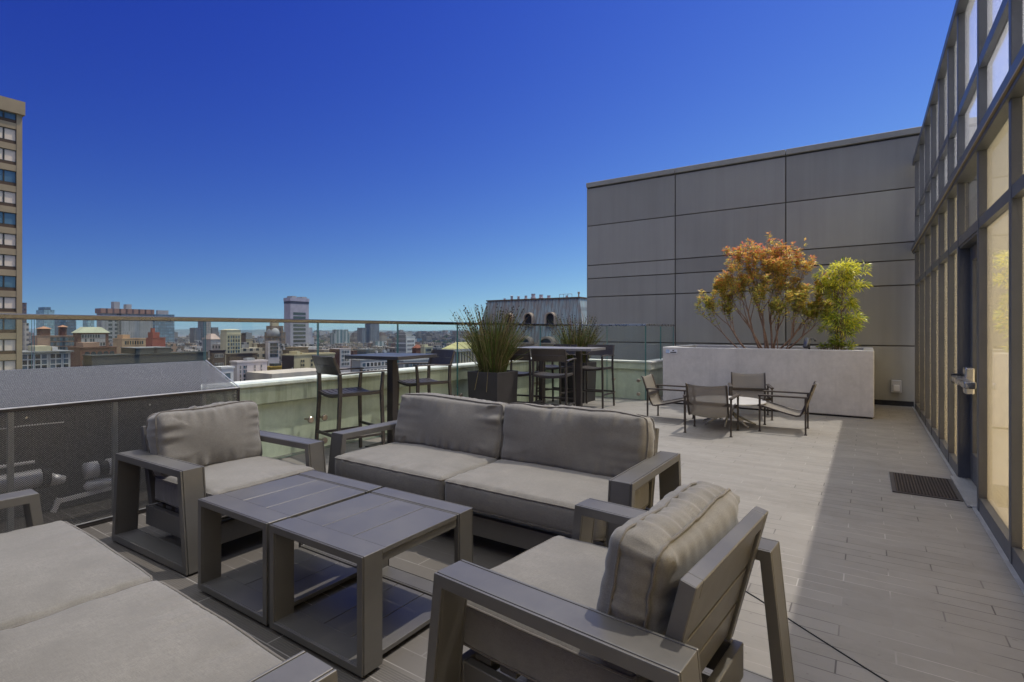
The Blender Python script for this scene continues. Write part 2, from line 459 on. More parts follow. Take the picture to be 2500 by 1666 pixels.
# glazed facade ---------------------------------------------------
M['pane'] = m_glass('facade_glass', (0.98, 0.995, 0.985), 1.0)
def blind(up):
    t = NT('cream_blind_glow'); n = t.noise(1.0, 3, 0.6, t.obj())
    c = t.mix(n, *(((0.94, 0.92, 0.90), (0.97, 0.95, 0.93)) if up else ((0.94, 0.85, 0.66), (0.97, 0.89, 0.71))))  # upper row whitened to carry the sky's reflection in its colour
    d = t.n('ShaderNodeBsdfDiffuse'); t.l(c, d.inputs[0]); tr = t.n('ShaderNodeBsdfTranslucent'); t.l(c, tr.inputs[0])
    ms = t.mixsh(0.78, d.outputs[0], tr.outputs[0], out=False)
    # weak glow added to the blinds to brighten the panes, warmer low down
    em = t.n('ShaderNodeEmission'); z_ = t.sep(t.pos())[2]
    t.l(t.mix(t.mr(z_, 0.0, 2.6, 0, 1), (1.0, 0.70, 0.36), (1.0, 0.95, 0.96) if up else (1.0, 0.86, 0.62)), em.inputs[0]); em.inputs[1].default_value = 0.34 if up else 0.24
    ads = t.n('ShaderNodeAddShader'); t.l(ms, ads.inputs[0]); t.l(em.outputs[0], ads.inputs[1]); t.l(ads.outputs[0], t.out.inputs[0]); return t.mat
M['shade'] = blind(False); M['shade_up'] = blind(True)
M['interior'] = m_plain('interior_pale', (0.82, 0.79, 0.72), 0.8)
fa = thing('glass_facade', 'tall dark framed curtain wall of the penthouse with cream blinds along the terrace', 'facade', (FX, 0, 0))
ML = [11.62, 11.41, 10.42, 9.52, 8.68, 7.83, 7.0, 6.31, 5.25, 4.18, 3.11, 2.04, 0.97, -0.1, -1.17, -2.24, -3.2]
mm = MB(); mm.box(0, 0.051, -0.03, 0.03, 0.0, 2.70)
mlow = mm.mesh('mullion', M['mullion'], bevel=0.003, seg=1)
mm = MB(); mm.box(0, 0.051, -0.03, 0.03, 2.812, 4.25)
mup = mm.mesh('mullion', M['mullion'], bevel=0.003, seg=1)
for y in ML[1:]:
    link_mesh('mullion', mlow, fa, (0, y, 0)); link_mesh('mullion', mup, fa, (0, y, 0))
yA, yB = -3.23, 11.66
b = MB(); b.box(-0.035, 0.2, yA, yB, 2.742, 2.812); b.box(-0.02, 0.2, yA, yB, 2.70, 2.742); b.build('spandrel', M['mullion'], fa, bevel=0.004, seg=1)
b = MB(); b.box(-0.036, -0.0205, yA, yB, 2.731, 2.7415); b.build('spandrel_lit_edge', m_plain('gold_lit_strip', (0.42, 0.33, 0.18), 0.5), fa)  # gold light on the spandrel's underside, coloured in as a thin strip
for i in range(1, len(ML) - 1):
    y1, y0 = ML[i] - 0.03, ML[i + 1] + 0.03
    for nm, za, zb, xo in (('transom', 3.315, 3.395, 0.004), ('transom', 2.12, 2.195, 0.004)):
        b = MB(); b.box(xo, 0.051, y0, y1, za, zb); b.build(nm, M['mullion'], fa)
    if not (abs(ML[i] - 6.31) < 0.01):
        b = MB(); b.box(0.006, 0.051, y0, y1, 0.0, 0.105); b.build('sill', M['mullion'], fa)
    panes = [(2.195, 2.70), (2.812, 3.315), (3.395, 4.25)]
    if abs(ML[i] - 6.31) > 0.01: panes.append((0.105, 2.12))
    for za, zb in panes:
        b = MB(); b.box(0.040, 0.046, y0, y1, za, zb); b.build('glass_pane', M['pane'], fa)
b = MB(); b.box(-0.02, 0.35, yA, yB, 4.25, 4.345); b.build('roof_edge', M['mullion'], fa, bevel=0.005, seg=1)
# cream roller blinds behind the glass, one per bay and storey
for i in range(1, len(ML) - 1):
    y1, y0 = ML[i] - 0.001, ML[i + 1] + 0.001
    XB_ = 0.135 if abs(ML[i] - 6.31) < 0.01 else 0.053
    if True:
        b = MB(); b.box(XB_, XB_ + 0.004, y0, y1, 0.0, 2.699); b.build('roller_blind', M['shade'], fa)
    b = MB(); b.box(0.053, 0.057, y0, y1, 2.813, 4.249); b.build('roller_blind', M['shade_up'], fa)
b = MB(); b.box(5.0, 5.1, yA, yB, 0, 4.2); b.box(0.24, 5.0, yA, yB, -0.05, 0.0); b.build('interior_wall', M['interior'], fa)
# door
dr = MB()
dr.box(0.085, 0.13, 5.285, 5.40, 0.02, 2.10); dr.box(0.085, 0.13, 6.165, 6.275, 0.02, 2.10)
dr.box(0.085, 0.13, 5.40, 6.165, 0.02, 0.27); dr.box(0.085, 0.13, 5.40, 6.165, 1.98, 2.10)
door = dr.build('door', M['mullion'], fa, bevel=0.003, seg=1)
b = MB(); b.box(0.10, 0.108, 5.40, 6.165, 0.27, 1.98); b.build('door_glass', M['pane'], door)
b = MB(); b.box(0.02, 0.084, 6.02, 6.16, 0.80, 1.03); b.build('handle_plate', M['steel'], door, bevel=0.012)
b = MB(); b.box(-0.055, 0.02, 5.45, 6.2, 0.895, 0.95); b.build('push_bar', M['steel'], door, bevel=0.01)
b = MB(); b.box(-0.05, 0.015, 6.2, 6.26, 0.88, 0.965); b.build('bar_end', M['black'], door, bevel=0.008)
b = MB(); b.box(0.012, 0.1, 5.25, 5.285, 0, 2.12); b.box(0.012, 0.1, 6.275, 6.31, 0, 2.12); b.box(0.012, 0.1, 5.285, 6.275, 2.10, 2.12)
b.build('door_frame', M['mullion'], fa)
b = MB(); b.box(-0.052, 0.1, 5.31, 6.30, 0.007, 0.016)
for k in range(6): b.box(-0.045 + k * 0.022, -0.038 + k * 0.022, 5.31, 6.30, 0.016, 0.019)
b.build('threshold', M['aluminium'], fa)
# doormat
def mat_mat():
    t = NT('mat_fibre'); o = t.obj(); x, y, z = t.sep(o)
    s = t.math('SINE', t.math('MULTIPLY', x, 2 * math.pi / 0.022)); n = t.noise(120, 3, 0.7, o)
    c = t.mix(t.mr(s, -0.6, 0.6, 0, 1), (0.022, 0.018, 0.016), (0.075, 0.062, 0.055))
    c = t.mix(t.mr(n, 0.5, 0.75, 0, 0.5), c, (0.12, 0.105, 0.095))
    t.pbr(c, 0.95, 0, 0.1, t.bump(t.math('ADD', s, n), 0.6, 0.004)); return t.mat
dm = thing('doormat', 'dark brown ribbed doormat on the floor in front of the glass door', 'doormat', (0.41, 5.825, 0))
b = MB(); b.box(-0.20, 0.20, -0.34, 0.34, 0.002, 0.012); b.build('pile', mat_mat(), dm)
b = MB(); b.ring([(-0.228, -0.366), (0.228, -0.366), (0.228, 0.366), (-0.228, 0.366)], [(-0.2, -0.34), (0.2, -0.34), (0.2, 0.34), (-0.2, 0.34)], 'z', 0.001, 0.009)
b.build('border', m_plain('mat_rubber', (0.05, 0.042, 0.038), 0.8), dm)

# parapet + glass balustrade --------------------------------------
PXG = -5.13
pw = thing('parapet_wall', 'weathered concrete parapet with bright cap behind the glass railing', 'wall', (0, 0, 0))
CY = 9.86   # where the railing turns
YT = 9.90
b = MB()
b.box(-5.50, -5.20, -3.2, 9.93, 0.585, 0.775)
b.build('upper_band', M['parapet'], pw, bevel=0.012, seg=2)
b = MB(); b.box(-5.54, -5.185, -3.2, 9.95, 0.775, 0.815); b.build('cap', M['cap'], pw, bevel=0.008, seg=2)
b = MB(); b.box(-5.48, -5.27, -3.2, 9.90, -1.0, 0.585); b.build('base', M['parapet_low'], pw)
b = MB()
for y in (2.6, 5.3, 8.0): b.box(-5.27, -5.266, y, y + 0.025, 0.0, 0.58)
b.build('joint', m_plain('joint_brown', (0.12, 0.09, 0.06), 0.9), pw)
p2 = thing('return_parapet', 'short return of the concrete parapet behind the glass corner near the planter', 'wall', (0, 0, 0))
b = MB(); b.box(-5.19, -3.45, 9.99, 10.22, 0.585, 0.72); b.box(-3.66, -3.45, 10.22, 11.70, 0.585, 0.72); b.build('upper_band', M['parapet_low'], p2, bevel=0.01)
b = MB(); b.box(-5.18, -3.43, 9.97, 10.24, 0.72, 0.75); b.box(-3.68, -3.43, 10.24, 11.70, 0.72, 0.75); b.build('cap', M['cap'], p2)
b = MB(); b.box(-5.19, -3.49, 10.03, 10.2, -0.2, 0.585); b.box(-3.64, -3.49, 10.2, 11.70, -0.2, 0.585); b.build('base', M['parapet_low'], p2)

gr = thing('glass_railing', 'frameless glass railing with slim bronze top rail in front of the parapet', 'railing', (0, 0, 0))
ys = [-3.2, -2.38, -1.16, 0.06, 1.28, 2.505, 3.73, 4.951, 6.175, 7.40, 8.62, 9.86]
def glass_panel(x0, x1, y0, y1, par):
    b = MB(); b.box(x0, x1, y0, y1, 0.012, 1.436)
    o = b.build('glass_panel', [M['glass'], M['glassedge']], par)
    me = o.data
    long_y = (y1 - y0) > (x1 - x0)
    for p in me.polygons:
        n = p.normal
        if abs(n.z) > 0.5 or (long_y and abs(n.y) > 0.5) or ((not long_y) and abs(n.x) > 0.5): p.material_index = 1
    return o
for i in range(len(ys) - 1): glass_panel(PXG - 0.009, PXG + 0.009, ys[i] + 0.007, ys[i + 1] - 0.007, gr)
b = MB(); b.box(PXG - 0.024, PXG + 0.024, -3.2, CY + 0.024, 1.437, 1.478); b.build('top_rail', M['rail'], gr, bevel=0.006)
st = MB(); st.lathe([(0.0, 0.0), (0.012, 0.0), (0.012, 0.09), (0.034, 0.091), (0.036, 0.094), (0.036, 0.112), (0.03, 0.118), (0.0, 0.119)], 16)
stm = st.mesh('standoff', m_plain('standoff_bronze', (0.5, 0.42, 0.34), 0.3, 0.9), smooth=False)
for i in range(1, len(ys) - 1):
    for dy in (-0.09, 0.09):
        for z in (0.10, 0.36): link_mesh('standoff', stm, gr, (-5.235, ys[i] + dy, z), rot=(0, R_(90), 0))
g2 = thing('corner_railing', 'glass railing corner with steel top rail beside the concrete planter', 'railing', (0, 0, 0))
for xa, xb in ((-5.10, -4.32), (-4.31, -3.53)): glass_panel(xa, xb, CY - 0.009, CY + 0.009, g2)
glass_panel(-3.529, -3.511, CY + 0.012, 10.75, g2); glass_panel(-3.529, -3.511, 10.77, 11.62, g2)
b = MB(); b.box(PXG + 0.026, -3.496, CY - 0.024, CY + 0.024, 1.437, 1.478); b.box(-3.544, -3.496, CY + 0.0241, 11.66, 1.437, 1.478)
b.build('top_rail', M['steel'], g2, bevel=0.005)
for x, z in ((-3.66, 0.12), (-3.66, 0.38), (-4.18, 0.12), (-4.18, 0.38)): link_mesh('standoff', stm, g2, (x, CY + 0.10, z), rot=(R_(90), 0, 0))

# ------------------------------------------------------------------ cushions
def cushion(w, d, h, seed, bulge=0.02, r=0.035, wr=0.006, front=0.0, n=34, puff=0.0):
    """soft box centred in x,y; base z=0. wr: wrinkle depth; puff: pillow-like fullness; returns MB"""
    rnd = random.Random(seed)
    off = Vector((rnd.uniform(-50, 50), rnd.uniform(-50, 50), rnd.uniform(-50, 50)))
    nx = max(8, int(n * w / max(w, d))); ny = max(8, int(n * d / max(w, d))); nz = max(5, int(n * h / max(w, d)) + 3)
    mb = MB()
    def shape(x, y, z):   # each in -1..1 on cube surface
        P = Vector((x * w / 2, y * d / 2, z * h / 2))
        if puff: P.z *= 1 - 0.26 * max(abs(x), abs(y)) ** 4
        q = Vector((max(-w / 2 + r, min(w / 2 - r, P.x)), max(-d / 2 + r, min(d / 2 - r, P.y)), max(-h / 2 + r, min(h / 2 - r, P.z))))
        dv = P - q
        if dv.length > 1e-9: P = q + dv.normalized() * r
        nrm = dv.normalized() if dv.length > 1e-9 else Vector((0, 0, 1))
        ax, ay, az = abs(x), abs(y), abs(z)
        bx = (1 - x * x); by = (1 - y * y); bz = (1 - z * z)
        P.z += (1 if z > 0 else -1) * (bulge + puff) * (bx ** 0.6) * (by ** 0.6) * az ** 3
        P.y += (1 if y > 0 else -1) * (0.016 + puff * 0.4) * bz * (bx ** 0.5) * ay ** 3
        P.x += (1 if x > 0 else -1) * (0.012 + puff * 0.3) * bz * (by ** 0.5) * ax ** 3
        # broad softness
        k = 3.2
        msk = 0.25 + 1.1 * max(0.0, mnoise.noise(P * 4.2 + off * 0.7) + 0.25)
        P += nrm * (mnoise.noise(P * k + off) * wr * 0.9)
        # gathered wrinkles running in from the seams
        e_top = max(ax, ay)
        if az > 0.85:
            edge = max(0.0, (e_top - 0.30) / 0.70) ** 1.5
            s = P.y if ax > ay else P.x
            lng = P.x if ax > ay else P.y
            wv = mnoise.noise(Vector((s * 19, lng * 2.6, seed * 1.7)) + off)
            P.z += (1 if z > 0 else -1) * wv * wr * edge * msk * 1.2 * (1 - max(0, e_top - 0.97) * 20)
        else:
            s = P.x if ay > ax else P.y
            wv = mnoise.noise(Vector((s * 34, P.z * 4.0, seed * 2.3)) + off)
            nn = Vector((x if ax > ay else 0, y if ay >= ax else 0, 0)).normalized()
            P += nn * wv * wr * 0.75 * (0.3 + az) * msk
        return P + Vector((0, 0, h / 2))
    for (fa_, fb_, fn) in ((nx, ny, lambda u, v: shape(2 * u - 1, 2 * v - 1, 1)), (nx, ny, lambda u, v: shape(1 - 2 * u, 2 * v - 1, -1)),
                           (nx, nz, lambda u, v: shape(2 * u - 1, -1, 2 * v - 1)), (nx, nz, lambda u, v: shape(1 - 2 * u, 1, 2 * v - 1)),
                           (ny, nz, lambda u, v: shape(1, 2 * u - 1, 2 * v - 1)), (ny, nz, lambda u, v: shape(-1, 1 - 2 * u, 2 * v - 1))):
        mb.grid(fa_, fb_, fn)
    mb.seam = []
    for zz in (0.86, -0.86):
        pts = []
        N = 96
        for i in range(N + 1):
            t = 4 * i / N
            k = int(t) % 4; f = t - int(t)
            a = 2 * f - 1
            x, y = ((a, -1), (1, a), (-a, 1), (-1, -a))[k]
            p = shape(x, y, zz); q = Vector((x, y, 0)).normalized()
            pts.append(p + q * 0.0035)
        mb.seam.append(pts)
    return mb
def put_cushion(name, parent, w, d, h, seed, Mx, **kw):
    mb = cushion(w, d, h, seed, **kw)
    seams = mb.seam
    mb.v = [tuple(Mx @ Vector(p)) for p in mb.v]
    o = mb.build(name, M['fabric'], parent, smooth=True, merge=0.0012)
    s = MB()
    for pts in seams:
        q = [Mx @ Vector(p) for p in pts]
        s.tube(q, 0.0048, 6)
    s.build('piping', M['piping'], o, smooth=True)
    return o

# ------------------------------------------------------------------ lounge seating (front is -Y)
def arm_loop(parent, x):
    o_ = [(-0.405, 0.575), (0.405, 0.575), (0.462, 0.012), (-0.472, 0.012)]
    def off(poly, t):
        cx_ = 0; cz = 0.29
        out = []
        n = len(poly)
        for i in range(n):
            p0, p1, p2 = Vector(poly[i - 1]), Vector(poly[i]), Vector(poly[(i + 1) % n])
            d1 = (p1 - p0).normalized(); d2 = (p2 - p1).normalized()
            n1 = Vector((d1.y, -d1.x)); n2 = Vector((d2.y, -d2.x))
            c = Vector((cx_, cz))
            if (c - p1).dot(n1) < 0: n1 = -n1
            if (c - p1).dot(n2) < 0: n2 = -n2
            bis = (n1 + n2); bis = bis / bis.dot(n1)
            out.append(tuple(p1 + bis * t))
        return out
    b = MB()
    b.ring(off(o_, 0.0045), off(o_, 0.0375), 'x', x - 0.062, x + 0.062)
    b.ring(o_, off(o_, 0.039), 'x', x - 0.053, x + 0.053)
    for s in (-1, 1):
        xa, xb = x + s * 0.057, x + s * 0.066
        b.ring(o_, off(o_, 0.040), 'x', min(xa, xb), max(xa, xb))
    return b.build('arm', M['frame'], parent, bevel=0.0022, seg=2)
def lounge(name, label, cat, W, loc, rz, n, seed, group=None, backz=0.83):
    t = thing(name, label, cat, loc, rz, group)
    for s in (-1, 1): arm_loop(t, s * (W / 2 - 0.066))
    iw = W / 2 - 0.134
    f = MB()
    f.box(-iw, iw, -0.435, -0.40, 0.105, 0.225)          # front apron
    f.box(-iw, iw, 0.28, 0.315, 0.10, 0.225)
    for s in (-1, 1): f.box(s * iw - (0.035 if s > 0 else 0), s * iw + (0.035 if s < 0 else 0), -0.40, 0.28, 0.10, 0.225)
    f.build('seat_frame', M['frame'], t, bevel=0.003, seg=1)
    sl = MB()
    for k in range(6): sl.box(-iw + 0.036, iw - 0.036, -0.38 + k * 0.11, -0.31 + k * 0.11, 0.226, 0.246)
    sl.build('seat_slats', M['frame'], t, bevel=0.002, seg=1)
    # slatted back in its own frame
    Lb = Matrix.Translation((0, 0.235, 0.246)) @ Matrix.Rotation(R_(-14), 4, 'X')
    bf = MB(); H = 0.50
    for s in (-1, 1): bf.box(s * iw - (0.05 if s > 0 else 0), s * iw + (0.05 if s < 0 else 0), 0, 0.045, 0.0, H, Lb)
    bf.box(-iw + 0.05, iw - 0.05, 0, 0.045, H - 0.055, H, Lb)
    bf.build('back_frame', M['frame'], t, bevel=0.003, seg=1)
    bs = MB()
    for k in range(3): bs.box(-iw + 0.051, iw - 0.051, 0.012, 0.034, 0.02 + k * 0.142, 0.148 + k * 0.142, Lb)
    bs.build('back_slats', M['frame'], t, bevel=0.002, seg=1)
    cw = 2 * iw / n
    for k in range(n):
        xc = -iw + cw * (k + 0.5)
        put_cushion('seat_cushion', t, cw - 0.012, 0.72, 0.165, seed + k, Matrix.Translation((xc, -0.135, 0.268)), bulge=0.02, r=0.03, wr=0.008, n=64)
        tilt = random.Random(seed * 7 + k).uniform(-1.5, 1.5)
        B = Matrix.Translation((xc, 0.105, 0.43)) @ Matrix.Rotation(R_(-10), 4, 'X') @ Matrix.Rotation(R_(tilt), 4, 'Z') @ Matrix.Translation((0, 0.065, (backz - 0.43) / 2)) @ Matrix.Rotation(R_(90), 4, 'X') @ Matrix.Translation((0, 0, -0.08))
        put_cushion('back_cushion', t, cw - 0.02, backz - 0.43, 0.16, seed + 20 + k, B, bulge=0.02, r=0.03, wr=0.031, puff=0.022, n=84)
    return t
SG = 'grey outdoor lounge set round the low tables'
lounge('armchair', 'grey armchair with taupe cushions backing onto the black mesh box', 'armchair', 0.955, (-3.58, 1.88, 0), R_(91.5), 1, 11, SG)
lounge('armchair', 'grey armchair seen from behind with its slatted back showing beside the low tables', 'armchair', 0.985, (-0.715, 1.735, 0), R_(-95), 1, 31, SG, 0.80)
lounge('sofa', 'two seat taupe sofa facing the camera in front of the bar tables', 'sofa', 2.42, (-2.195, 2.995, 0), R_(-0.5), 2, 51, SG)
lounge('sofa', 'two seat taupe sofa cut off in the foreground with its back to the camera', 'sofa', 2.42, (-2.235, 0.415, 0), R_(178.6), 2, 71, SG)

# ------------------------------------------------------------------ low slatted tables
def low_table(name, label, loc, rz=0, src=None):
    if src: return dup(src, loc, rz, label)
    W, D, H, z0 = 0.622, 0.686, 0.482, 0.018
    t = thing(name, label, 'table', loc, rz, 'paired low slatted tables')
    def rect(o): return [(-W / 2 + o, z0 + o), (W / 2 - o, z0 + o), (W / 2 - o, H - o), (-W / 2 + o, H - o)]
    for s in (-1, 1):
        y0, y1 = (-D / 2, -D / 2 + 0.105) if s < 0 else (D / 2 - 0.105, D / 2)
        b = MB()
        b.ring(rect(0.0), rect(0.032), 'y', y0 + 0.010, y1)
        b.ring(rect(0.0), rect(0.032), 'y', y0, y0 + 0.006) if s < 0 else b.ring(rect(0.0), rect(0.032), 'y', y1 + 0.003, y1 + 0.008)
        b.ring(rect(0.004), rect(0.030), 'y', y0 + 0.002, y1 - 0.002)
        b.build('leg_frame', M['frame'], t, bevel=0.002, seg=1)
    for nm, zt in (('tabletop', H - 0.003), ('shelf', z0 + 0.027)):
        b = MB()
        n = 3; g = 0.005; x0 = -W / 2 + 0.003; wd = (W - 0.006) / n
        if nm == 'shelf': x0 = -W / 2 + 0.033; wd = (W - 0.066) / n
        ya, yb = -D / 2 + 0.107, D / 2 - 0.111
        for k in range(n): b.box(x0 + k * wd + g / 2, x0 + (k + 1) * wd - g / 2, ya + 0.02, yb, zt - 0.02, zt)
        b.box(x0, x0 + wd * n, ya, ya + 0.0195, zt - 0.02, zt)
        b.build(nm, M['frame'], t, bevel=0.0012, seg=1)
    for x in (-W / 2 + 0.012, W / 2 - 0.034):
        b = MB(); b.box(x, x + 0.022, -D / 2 + 0.107, D / 2 - 0.107, H - 0.062, H - 0.0245); b.build('apron', M['frame'], t)
    return t
T1 = low_table('low_table', 'grey slatted low table nearer the armchair by the mesh box, pushed against its twin', (-2.571, 1.715, 0))
T2 = low_table('low_table', 'grey slatted low table nearer the armchair seen from behind, pushed against its twin', (-1.926, 1.715, 0), 0, T1)

# ------------------------------------------------------------------ bar stools and bar tables
def stool(label, loc, rz, src=None, group='slatted bar stools at the high tables'):
    if src: return dup(src, loc, rz, label, group)
    t = thing('bar_stool', label, 'stool', loc, rz, group)
    w = 0.25; S = 0.70
    def leg(x, yt, yb, top):
        b = MB()
        b.beam((x * 1.06, yb, 0.0), (x, yt, S), 0.026, 0.034, (0, 1, 0), 0.028, 0.04)
        if top == 'back':
            b.beam((x, yt, S), (x, yt + 0.006, 0.90), 0.028, 0.04, (0, 1, 0), 0.028, 0.036)
            b.beam((x, yt + 0.006, 0.90), (x, yt + 0.075, 1.085), 0.028, 0.036, (0, 1, 0), 0.024, 0.028)
        else:
            b.beam((x, yt, S), (x, yt - 0.02, 0.905), 0.028, 0.038, (0, 1, 0), 0.026, 0.03)
        b.build('leg', M['stool'], t, bevel=0.003, seg=1)
    for sx_ in (-1, 1):
        leg(sx_ * w, -0.235, -0.255, 'front'); leg(sx_ * w, 0.235, 0.275, 'back')
        b = MB(); pts = [(sx_ * (w + 0.012), 0.26, 0.905), (sx_ * (w + 0.02), 0.0, 0.918), (sx_ * (w + 0.012), -0.285, 0.918)]
        for p, q in zip(pts, pts[1:]): b.beam(p, q, 0.05, 0.016)
        b.build('arm', M['stool'], t, bevel=0.003, seg=1)
    b = MB()
    for sx_ in (-1, 1): b.beam((sx_ * (w - 0.015), -0.235, S - 0.012), (sx_ * (w - 0.015), 0.235, S - 0.012), 0.03, 0.036)
    for sy in (-1, 1):
        for k in range(6):
            xa = -w + 0.0 + k * (2 * w / 6); xb = xa + 2 * w / 6
            za = S - 0.028 * (1 - (xa / w) ** 2) - 0.012; zb = S - 0.028 * (1 - (xb / w) ** 2) - 0.012
            b.beam((xa, sy * 0.235, za), (xb, sy * 0.235, zb), 0.022, 0.03)
    for j in range(8):
        y = -0.205 + j * 0.0585
        for k in range(6):
            xa = -w + 0.03 + k * ((2 * w - 0.06) / 6); xb = xa + (2 * w - 0.06) / 6
            za = S - 0.026 * (1 - (xa / w) ** 2) + 0.004; zb = S - 0.026 * (1 - (xb / w) ** 2) + 0.004
            b.beam((xa, y, za), (xb, y, zb), 0.047, 0.012)
    b.build('seat', M['stool'], t)
    b = MB()
    for z0, y0 in ((0.945, 0.266), (1.042, 0.301)):
        for k in range(6):
            xa = -w + 0.012 + k * ((2 * w - 0.024) / 6); xb = xa + (2 * w - 0.024) / 6
            ya = y0 + 0.03 * (1 - (xa / w) ** 2); yb = y0 + 0.03 * (1 - (xb / w) ** 2)
            b.beam((xa, ya, z0), (xb, yb, z0), 0.014, 0.0985, (0, 0.34, 0.94))
    b.build('backrest', M['stool'], t)
    b = MB()
    b.beam((-w * 1.03, -0.248, 0.30), (w * 1.03, -0.248, 0.30), 0.026, 0.026)
    b.beam((-w * 1.03, 0.262, 0.26), (w * 1.03, 0.262, 0.26), 0.022, 0.03)
    for sx_ in (-1, 1): b.beam((sx_ * w * 1.035, -0.248, 0.24), (sx_ * w * 1.035, 0.262, 0.24), 0.022, 0.026)
    b.build('footrest', M['stool'], t, bevel=0.002, seg=1)
    return t
st1 = stool('dark bar stool with arms between the left armchair and the square bar table', (-4.66, 3.80, 0), R_(167))
st2 = stool('dark bar stool on the far side of the square bar table', (-4.79, 5.08, 0), R_(-15), st1)
st3 = stool('bar stool showing its back at the near side of the two-pedestal bar table', (-3.93, 7.0, 0), R_(194), st1)
st4 = stool('bar stool half hidden by the nearer grass pot at the two-pedestal bar table', (-4.52, 6.98, 0), R_(192), st1)
st5 = stool('bar stool at the outer corner of the two-pedestal table, in front of the glass corner', (-4.02, 8.63, 0), R_(2), st1)
st6 = stool('bar stool behind the two-pedestal table, in front of the farther grass pot', (-4.72, 8.50, 0), R_(-6), st1)

def bar_table(label, loc, rz, L, Dp, peds):
    t = thing('bar_table', label, 'table', loc, rz)
    b = MB(); b.box(-L / 2, L / 2, -Dp / 2, Dp / 2, 1.03, 1.07); b.build('tabletop', M['stool2'] if len(peds) == 1 else M['stool3'], t, bevel=0.003, seg=1)
    for px_ in peds:
        b = MB(); b.box(px_ - 0.044, px_ + 0.044, -0.044, 0.044, 0.012, 1.03); b.build('pedestal', M['stool'], t, bevel=0.004, seg=1)
        b = MB(); b.box(px_ - 0.22, px_ + 0.22, -0.22, 0.22, 0.001, 0.011); b.build('base_plate', M['stool'], t, bevel=0.002, seg=1)
    return t
M['stool2'] = m_powder('bar_top_metal', (0.075, 0.073, 0.075), 0.33)
M['stool3'] = m_powder('bar_top_sheen', (0.26, 0.25, 0.245), 0.36)  # long table's top: specular sheen put in as a paler colour
bar_table('square dark bar table on one pedestal between two stools', (-4.65, 4.40, 0), R_(8), 0.76, 0.76, (0,))
bar_table('long bar table on two pedestals between the two grass pots', (-4.22, 7.74, 0), R_(7), 1.32, 0.76, (-0.33, 0.33))

# ------------------------------------------------------------------ low sling chairs and round table
M['chairframe'] = m_plain('bronze_frame', (0.075, 0.062, 0.052), 0.4, 0.5)
def sling_mat():
    t = NT('sling_mesh'); o = t.obj()
    n = t.noise(300, 2, 0.6, o)
    c = t.mix(n, (0.15, 0.135, 0.112), (0.28, 0.25, 0.21))
    t.mixsh(0.16, t.pbr(c, 0.85, 0, 0.2, out=False), t.transp((1, 1, 1))); return t.mat
M['sling'] = sling_mat()
M['slingdark'] = m_plain('sling_edge', (0.06, 0.062, 0.07), 0.7)
def sling_chair(label, loc, rz, src=None):
    if src: return dup(src, loc, rz, label)
    t = thing('lounge_chair', label, 'chair', loc, rz, 'low sling chairs round the white table')
    w = 0.285; A = 0.475
    for sx_ in (-1, 1):
        for yy in (-0.27, 0.27):
            b = MB(); b.beam((sx_ * w, yy, 0.0), (sx_ * w, yy, A), 0.020, 0.020, (0, 1, 0), 0.026, 0.026)
            b.beam((sx_ * w, yy, 0.0), (sx_ * w, yy, 0.012), 0.034, 0.034, (0, 1, 0))
            b.build('leg', M['chairframe'], t, bevel=0.002, seg=1)
        b = MB(); b.beam((sx_ * w, -0.29, A + 0.01), (sx_ * w, 0.29, A + 0.01), 0.05, 0.022); b.build('arm', M['chairframe'], t, bevel=0.004, seg=1)
    b = MB(); b.beam((-w, 0.27, 0.40), (w, 0.27, 0.40), 0.02, 0.045, (0, 0, 1)); b.build('crossbar', M['chairframe'], t, bevel=0.002, seg=1)
    b = MB(); b.beam((-w, -0.26, 0.31), (w, -0.26, 0.31), 0.02, 0.03)
    b.build('crossbar', M['chairframe'], t, bevel=0.002, seg=1)
    prof = [(-0.30, 0.345), (-0.22, 0.335), (-0.1, 0.30), (0.05, 0.26), (0.16, 0.235), (0.205, 0.24), (0.235, 0.29), (0.28, 0.42), (0.325, 0.55), (0.355, 0.645), (0.37, 0.66)]
    sw = 0.235
    def fn(u, v):
        k = v * (len(prof) - 1); i = min(int(k), len(prof) - 2); f = k - i
        y = prof[i][0] * (1 - f) + prof[i + 1][0] * f; z = prof[i][1] * (1 - f) + prof[i + 1][1] * f
        s = 1 - (2 * u - 1) ** 2
        x = (2 * u - 1) * sw
        if v < 0.5: z -= 0.03 * s
        else: y += 0.03 * s; z -= 0.02 * s * (v - 0.5) * 2
        return (x, y, z)
    b = MB(); b.grid(12, 30, fn); b.build('sling', M['sling'], t, smooth=True)
    for sx_ in (-1, 1):
        b = MB(); b.tube([(sx_ * (sw + 0.012), y, z) for y, z in prof], 0.013, 8); b.build('side_rail', M['chairframe'], t, smooth=True)
        b = MB(); b.beam((sx_ * (sw + 0.015), 0.275, 0.40), (sx_ * w, 0.27, 0.40), 0.02, 0.03); b.beam((sx_ * (sw + 0.015), -0.26, 0.335), (sx_ * w, -0.26, 0.335), 0.02, 0.02); b.build('bracket', M['chairframe'], t)
    return t
cA = sling_chair('low sling chair beside the glass corner, its pale back to the railing', (-2.46, 7.99, 0), R_(93))
sling_chair('low sling chair nearest the sofa, seen from behind', (-1.72, 7.38, 0), R_(182), cA)
sling_chair('low sling chair between the round table and the concrete planter, facing the sofa', (-1.52, 8.98, 0), R_(14), cA)
sling_chair('low sling chair nearest the glass door, its back to the door side', (-0.93, 8.05, 0), R_(-88), cA)
rt = thing('round_table', 'low round white table on splayed legs among the sling chairs', 'table', (-1.66, 8.10, 0))
M['white'] = m_plain('white_enamel', (0.46, 0.445, 0.42), 0.4)
b = MB(); b.lathe([(0.0, 0.325), (0.48, 0.325), (0.495, 0.332), (0.5, 0.342), (0.495, 0.35), (0.0, 0.351)], 40); b.build('tabletop', M['white'], rt, smooth=False)
